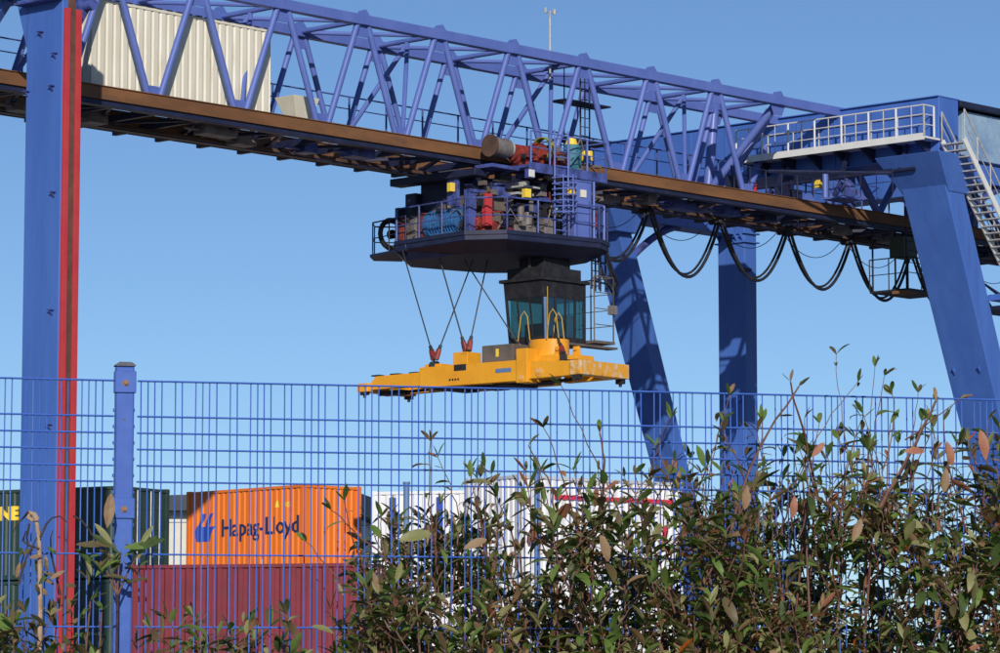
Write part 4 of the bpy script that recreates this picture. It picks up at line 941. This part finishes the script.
def shoot(stems, leaves, rr, base, tip, bend, r0, r1, lstart, dens, Lr=(.045,.085), leafy=True, hangs=.3, n=10, mi=0):
    base = Vector(base); tip = Vector(tip); side = Vector((rr.uniform(-1,1), rr.uniform(-1,1), 0))
    pts = []
    for i in range(n+1):
        t = i/n; pts.append(base.lerp(tip, t) + side*bend*math.sin(t*PI) + rv(rr, .004))
    stems.tube(pts, r0, 5, mi, r2=r1)
    if not leafy: return pts
    Lt = (tip-base).length; m = max(1, int(Lt*(1-lstart)*dens))
    for j in range(m):
        t = lstart + (1-lstart)*(j+rr.random())/m; k = min(n-1, int(t*n)); f = t*n-k
        p = pts[k].lerp(pts[k+1], f); ax = (pts[k+1]-pts[k]).normalized()
        a = rr.uniform(0, 2*PI); out = Vector((math.cos(a), math.sin(a), 0))
        d = out*rr.uniform(.5,1.0) + ax*rr.uniform(.2,1.0) + Vector((0,0,rr.uniform(-hangs*1.6,.35)))
        L = rr.uniform(*Lr)*(1.0 if t < .9 else .75)*rr.choice((.6,.85,1,1,1.15))
        leaf(leaves, p, d, Vector((0,0,1))+rv(rr,.45), L, L*rr.uniform(.25,.42), rr.choice((rr.uniform(-.15,.4), rr.uniform(.2,.9))), pickleaf(rr, t > .6))
    # terminal tuft
    for j in range(rr.choice((2,3,4))):
        a = rr.uniform(0, 2*PI); d = ax*rr.uniform(.5,1.1) + Vector((math.cos(a), math.sin(a), 0))*.6
        L = rr.uniform(*Lr)*.8; leaf(leaves, pts[-1], d, Vector((0,0,1))+rv(rr,.5), L, L*.26, rr.uniform(-.1,.3), pickleaf(rr, True))
    return pts
def interp(x, tab):
    for (a, ya), (b, yb) in zip(tab, tab[1:]):
        if a <= x <= b: return ya + (yb-ya)*(x-a)/(b-a)
    return tab[0][1] if x < tab[0][0] else tab[-1][1]
# dense crest line of the hedge in heights over ground (m), by pixel column at the fence
crest = [(-400,588),(0,600),(150,612),(250,616),(330,606),(372,562),(385,528),(420,518),(470,512),(520,505),(560,502),(600,505),(650,500),(700,488),(760,480),(820,474),(880,476),(940,470),(1000,470),(1100,474),(1400,480),(2100,480)]
hedge = thing('laurel_hedge', 'unkempt evergreen hedge with reddish stems growing along the blue mesh fence', 'hedge', (0,FD0,0), math.atan2(fdir.y, fdir.x))
stems, leaves = MB(), MB(); rr = random.Random(77)
def crest_z(xp, off=0): return zpx(interp(xp, crest) + off)
def bush(xp, y, hz, rr, size=.34, tw=7):
    """a twiggy spray: crooked branchlets fanning out from one point, leaves all along"""
    c = Vector((fx(xp), y, hz-size))
    for k in range(tw):
        a = rr.uniform(0, 2*PI); sp = rr.uniform(.15,.9)
        tip = c + Vector((math.cos(a)*sp*size*1.0, math.sin(a)*sp*size*.55, size*rr.uniform(.45,1.05)))
        if abs(tip.y) < .03: tip.y = .05 if y > 0 else -.05
        st = c + Vector((rr.uniform(-.04,.04), rr.uniform(-.03,.03), rr.uniform(-.12,.05)))
        shoot(stems, leaves, rr, st, tip, rr.uniform(.01,.07), .0030, .0014, .12, 46, Lr=(.055,.105), n=6, hangs=.45)
for row in range(5):
    for i in range(96 if row < 4 else 120):
        xp = -330 + (i+rr.random())*(1750/(96 if row < 4 else 120)); y = rr.choice((rr.uniform(-.50,-.12), rr.uniform(.12,.42)))
        top = crest_z(xp) + (.03 if row == 0 else 0) + rr.gauss(0,.035)
        hz = top - row*.17 - rr.uniform(0,.10)
        if xp < 355 and row == 0 and rr.random() < .5: continue
        bush(xp, y, hz, rr, size=rr.uniform(.20,.32), tw=6)
# main stems from the ground
for i in range(120):
    xp = rr.uniform(-320, 1420); x = fx(xp); y = rr.choice((-1,1))*rr.uniform(.06,.42)
    h1 = crest_z(xp) - rr.uniform(.0,.30)
    shoot(stems, leaves, rr, (x+rr.uniform(-.3,.3), y*.6, 0), (x, y, h1), rr.uniform(.02,.14), .010, .0035, .30, 14, n=8, Lr=(.05,.09))
# tall bare or sparsely leafed shoots: (base px, base row, tip px, tip row, leaf density, radius, y)
S = [(424,560,415,448,4,.0030,-.2),(455,540,433,462,10,.0026,-.15),(475,545,480,470,5,.0026,-.1),(470,560,452,478,8,.0026,-.25),(560,530,525,432,4,.0028,-.2),(600,520,537,392,.8,.0028,-.25),
     (574,520,572,440,3,.0055,-.3),(540,520,512,450,4,.004,-.2),(628,520,650,420,6,.0022,-.2),(650,520,632,448,6,.0026,-.3),(668,520,705,420,4,.0030,-.2),(690,520,712,395,5,.0026,-.15),(745,520,703,432,7,.003,-.2),
     (700,540,768,388,3,.0062,-.3),(800,520,766,382,2.5,.0060,-.2),(775,480,840,378,1.5,.0024,-.2),(828,500,814,352,1.8,.0022,-.25),(838,500,846,365,2.2,.0022,-.25),(850,480,862,372,4,.0024,-.2),(858,470,872,388,6,.0028,-.2),
     (840,520,899,400,2,.0085,-.3),(870,440,927,397,1.0,.0030,-.3),(880,470,893,390,2,.0024,-.2),(905,520,905,430,5,.003,-.2),(935,500,918,415,2.5,.0022,-.15),(930,520,935,436,7,.003,-.2),(960,520,968,424,6,.0028,-.2),(985,510,960,440,6,.003,-.1),
     (998,520,990,430,6,.0032,-.2),(745,520,728,470,9,.003,-.1),(812,520,790,452,8,.003,-.1),(640,520,665,462,8,.003,-.1),(365,600,330,508,4,.003,-.2),(395,600,372,520,9,.003,-.2),(385,575,322,515,2,.0035,-.25),(350,600,300,546,3,.003,-.2)]
for (bx_, by_, tx, ty, dn, r, y) in S:
    shoot(stems, leaves, rr, (fx(bx_), y, zpx(by_)), (fx(tx), y+rr.uniform(-.06,.06), zpx(ty)), rr.uniform(.004,.05), r, r*.5, .15, dn*2.2, Lr=(.05,.085), n=9)
for i in range(70):
    xp = rr.uniform(392, 1020) if i < 45 else rr.uniform(690, 1030)
    y0 = interp(xp, crest); up = rr.uniform(8, 34) if xp < 690 else rr.uniform(12, 62)
    y = rr.choice((rr.uniform(-.4,-.08), rr.uniform(-.35,-.05), rr.uniform(.06,.3)))
    shoot(stems, leaves, rr, (fx(xp+rr.uniform(-26,26)), y, zpx(y0+60)), (fx(xp), y, zpx(y0-up)), rr.uniform(.01,.06), rr.uniform(.0022,.0042), .0014, .25, rr.uniform(8,24), Lr=(.05,.095), n=8, hangs=.5)
# a few characterful big leaves
for (x_, y_, dx, dz, L, mi) in ((368,548,.9,.25,.12,2),(762,462,.5,.6,.07,5),(891,444,.25,-1,.09,5),(928,462,-.15,1,.11,5),(890,470,-.1,-1,.09,4),(980,545,.15,-1,.085,6),(700,490,-.1,-1,.09,4),(943,480,.5,.8,.10,4),(850,455,1,.1,.08,5),(652,452,.4,-1,.08,1),(436,470,0,-1,.06,1),(745,500,-.1,-1,.08,5),(800,545,.3,.8,.09,4),(560,540,.3,-.9,.10,4),(430,556,.8,.4,.09,4)):
    leaf(leaves, Vector((fx(x_), -.5, zpx(y_))), Vector((dx,-.15,dz)), Vector((0,-1,.4)), L, L*.34, .2, mi)
so_ = stems.build('stems', M['stem'], hedge); lo_ = leaves.build('leaves', LEAF, hedge)
for o in (lo_,): o.data.polygons.foreach_set('use_smooth', [True]*len(o.data.polygons))

# young plant at the post and the withered stalk (left)
rr = random.Random(5)
yp = thing('young_shrub', 'small shrub with one big tan leaf growing against the fence post', 'shrub', FM @ Vector((fx(118), -.12, 0)), math.atan2(fdir.y, fdir.x))
stems, leaves = MB(), MB(); X0 = fx(118)
def lp(x, y, dy=-.0): return Vector((fx(x)-X0, dy, zpx(y)))
for tx, ty in ((108,552),(140,556),(120,560),(96,566)):
    stems.tube([Vector((0,0,.0)), Vector((0,-.02,.9)), lp(118,600), lp((118+tx)/2,575), lp(tx,ty)], .006, 6, r2=.002)
    for j in range(7):
        d = Vector((rr.uniform(-1,1), rr.uniform(-.8,.2), rr.uniform(-.2,1))); L = rr.uniform(.05,.09)
        leaf(leaves, lp(tx+rr.uniform(-8,8), ty+rr.uniform(0,30)), d, Vector((0,-.6,1)), L, L*.3, .2, rr.choice((0,1,2,3,1,2)))
for (x, y, dx, dz, L, w_, mi) in ((106,535,.10,1,.12,.30,4),(112,552,-.65,.8,.10,.22,2),(112,552,-.95,.5,.09,.20,0),(116,553,-1,.2,.10,.2,3),(138,552,.5,.8,.085,.22,2),(136,554,.9,.6,.08,.22,0),(122,554,1,.15,.12,.22,1),(128,556,1,.35,.13,.2,0),(104,552,-.8,.05,.1,.2,3)):
    leaf(leaves, lp(x,y,-.03), Vector((dx,-.1,dz)), Vector((0,-1,.25)), L, L*w_, .12, mi)
stems.build('stems', M['stem'], yp); o = leaves.build('leaves', LEAF, yp)
ws = thing('withered_stalk', 'withered pale stalk with curled dark twigs in front of the red striped crane leg', 'dead plant', FM @ Vector((fx(38), -.15, 0)), math.atan2(fdir.y, fdir.x))
X0 = fx(38); mb = MB()
mb.tube([Vector((0,0,0)), lp(42,620), lp(41,575), lp(40,548), lp(37.5,532), lp(33,523), lp(28.5,522)], .0085, 8, r2=.006)
mb.build('stalk', M['drystem'], ws, smooth=True)
mb = MB(); mb.tube([lp(37,528,-.005), lp(34,523,-.01), lp(30,521,-.01), lp(28.5,526,-.01), lp(33,529,-.01)], .011, 8, r2=.006); mb.build('curled_head', M['drystem'], ws, smooth=True)
mb = MB()
for pts in (((28,521),(24,527),(18,532),(15,540)), ((30,532),(28,545),(30,552),(26,560),(22,575)), ((40,545),(46,532),(52,526),(60,524),(66,530)), ((62,600),(52,560),(50,545),(53,538)), ((20,590),(26,566),(32,556),(37,545)), ((72,524),(80,528),(88,538),(95,548)), ((40,556),(30,552),(24,548),(26,540),(30,538))):
    mb.tube([lp(x,y,rr.uniform(-.03,.03)) for x, y in pts], .0042, 6, r2=.0018)
mb.build('twig', M['darkstem'], ws, smooth=True)
mb = MB()
for k_ in range(16): 
    x = rr.uniform(20,66); y = rr.uniform(548,600); leaf(mb, lp(x,y,rr.uniform(-.06,.03)), Vector((rr.uniform(-1,1),-.2,rr.uniform(-1,.6))), Vector((0,-1,.3)), rr.uniform(.03,.06), .014, .5, rr.choice((3,3,4,0)))
mb.build('dry_leaves', LEAF, ws)
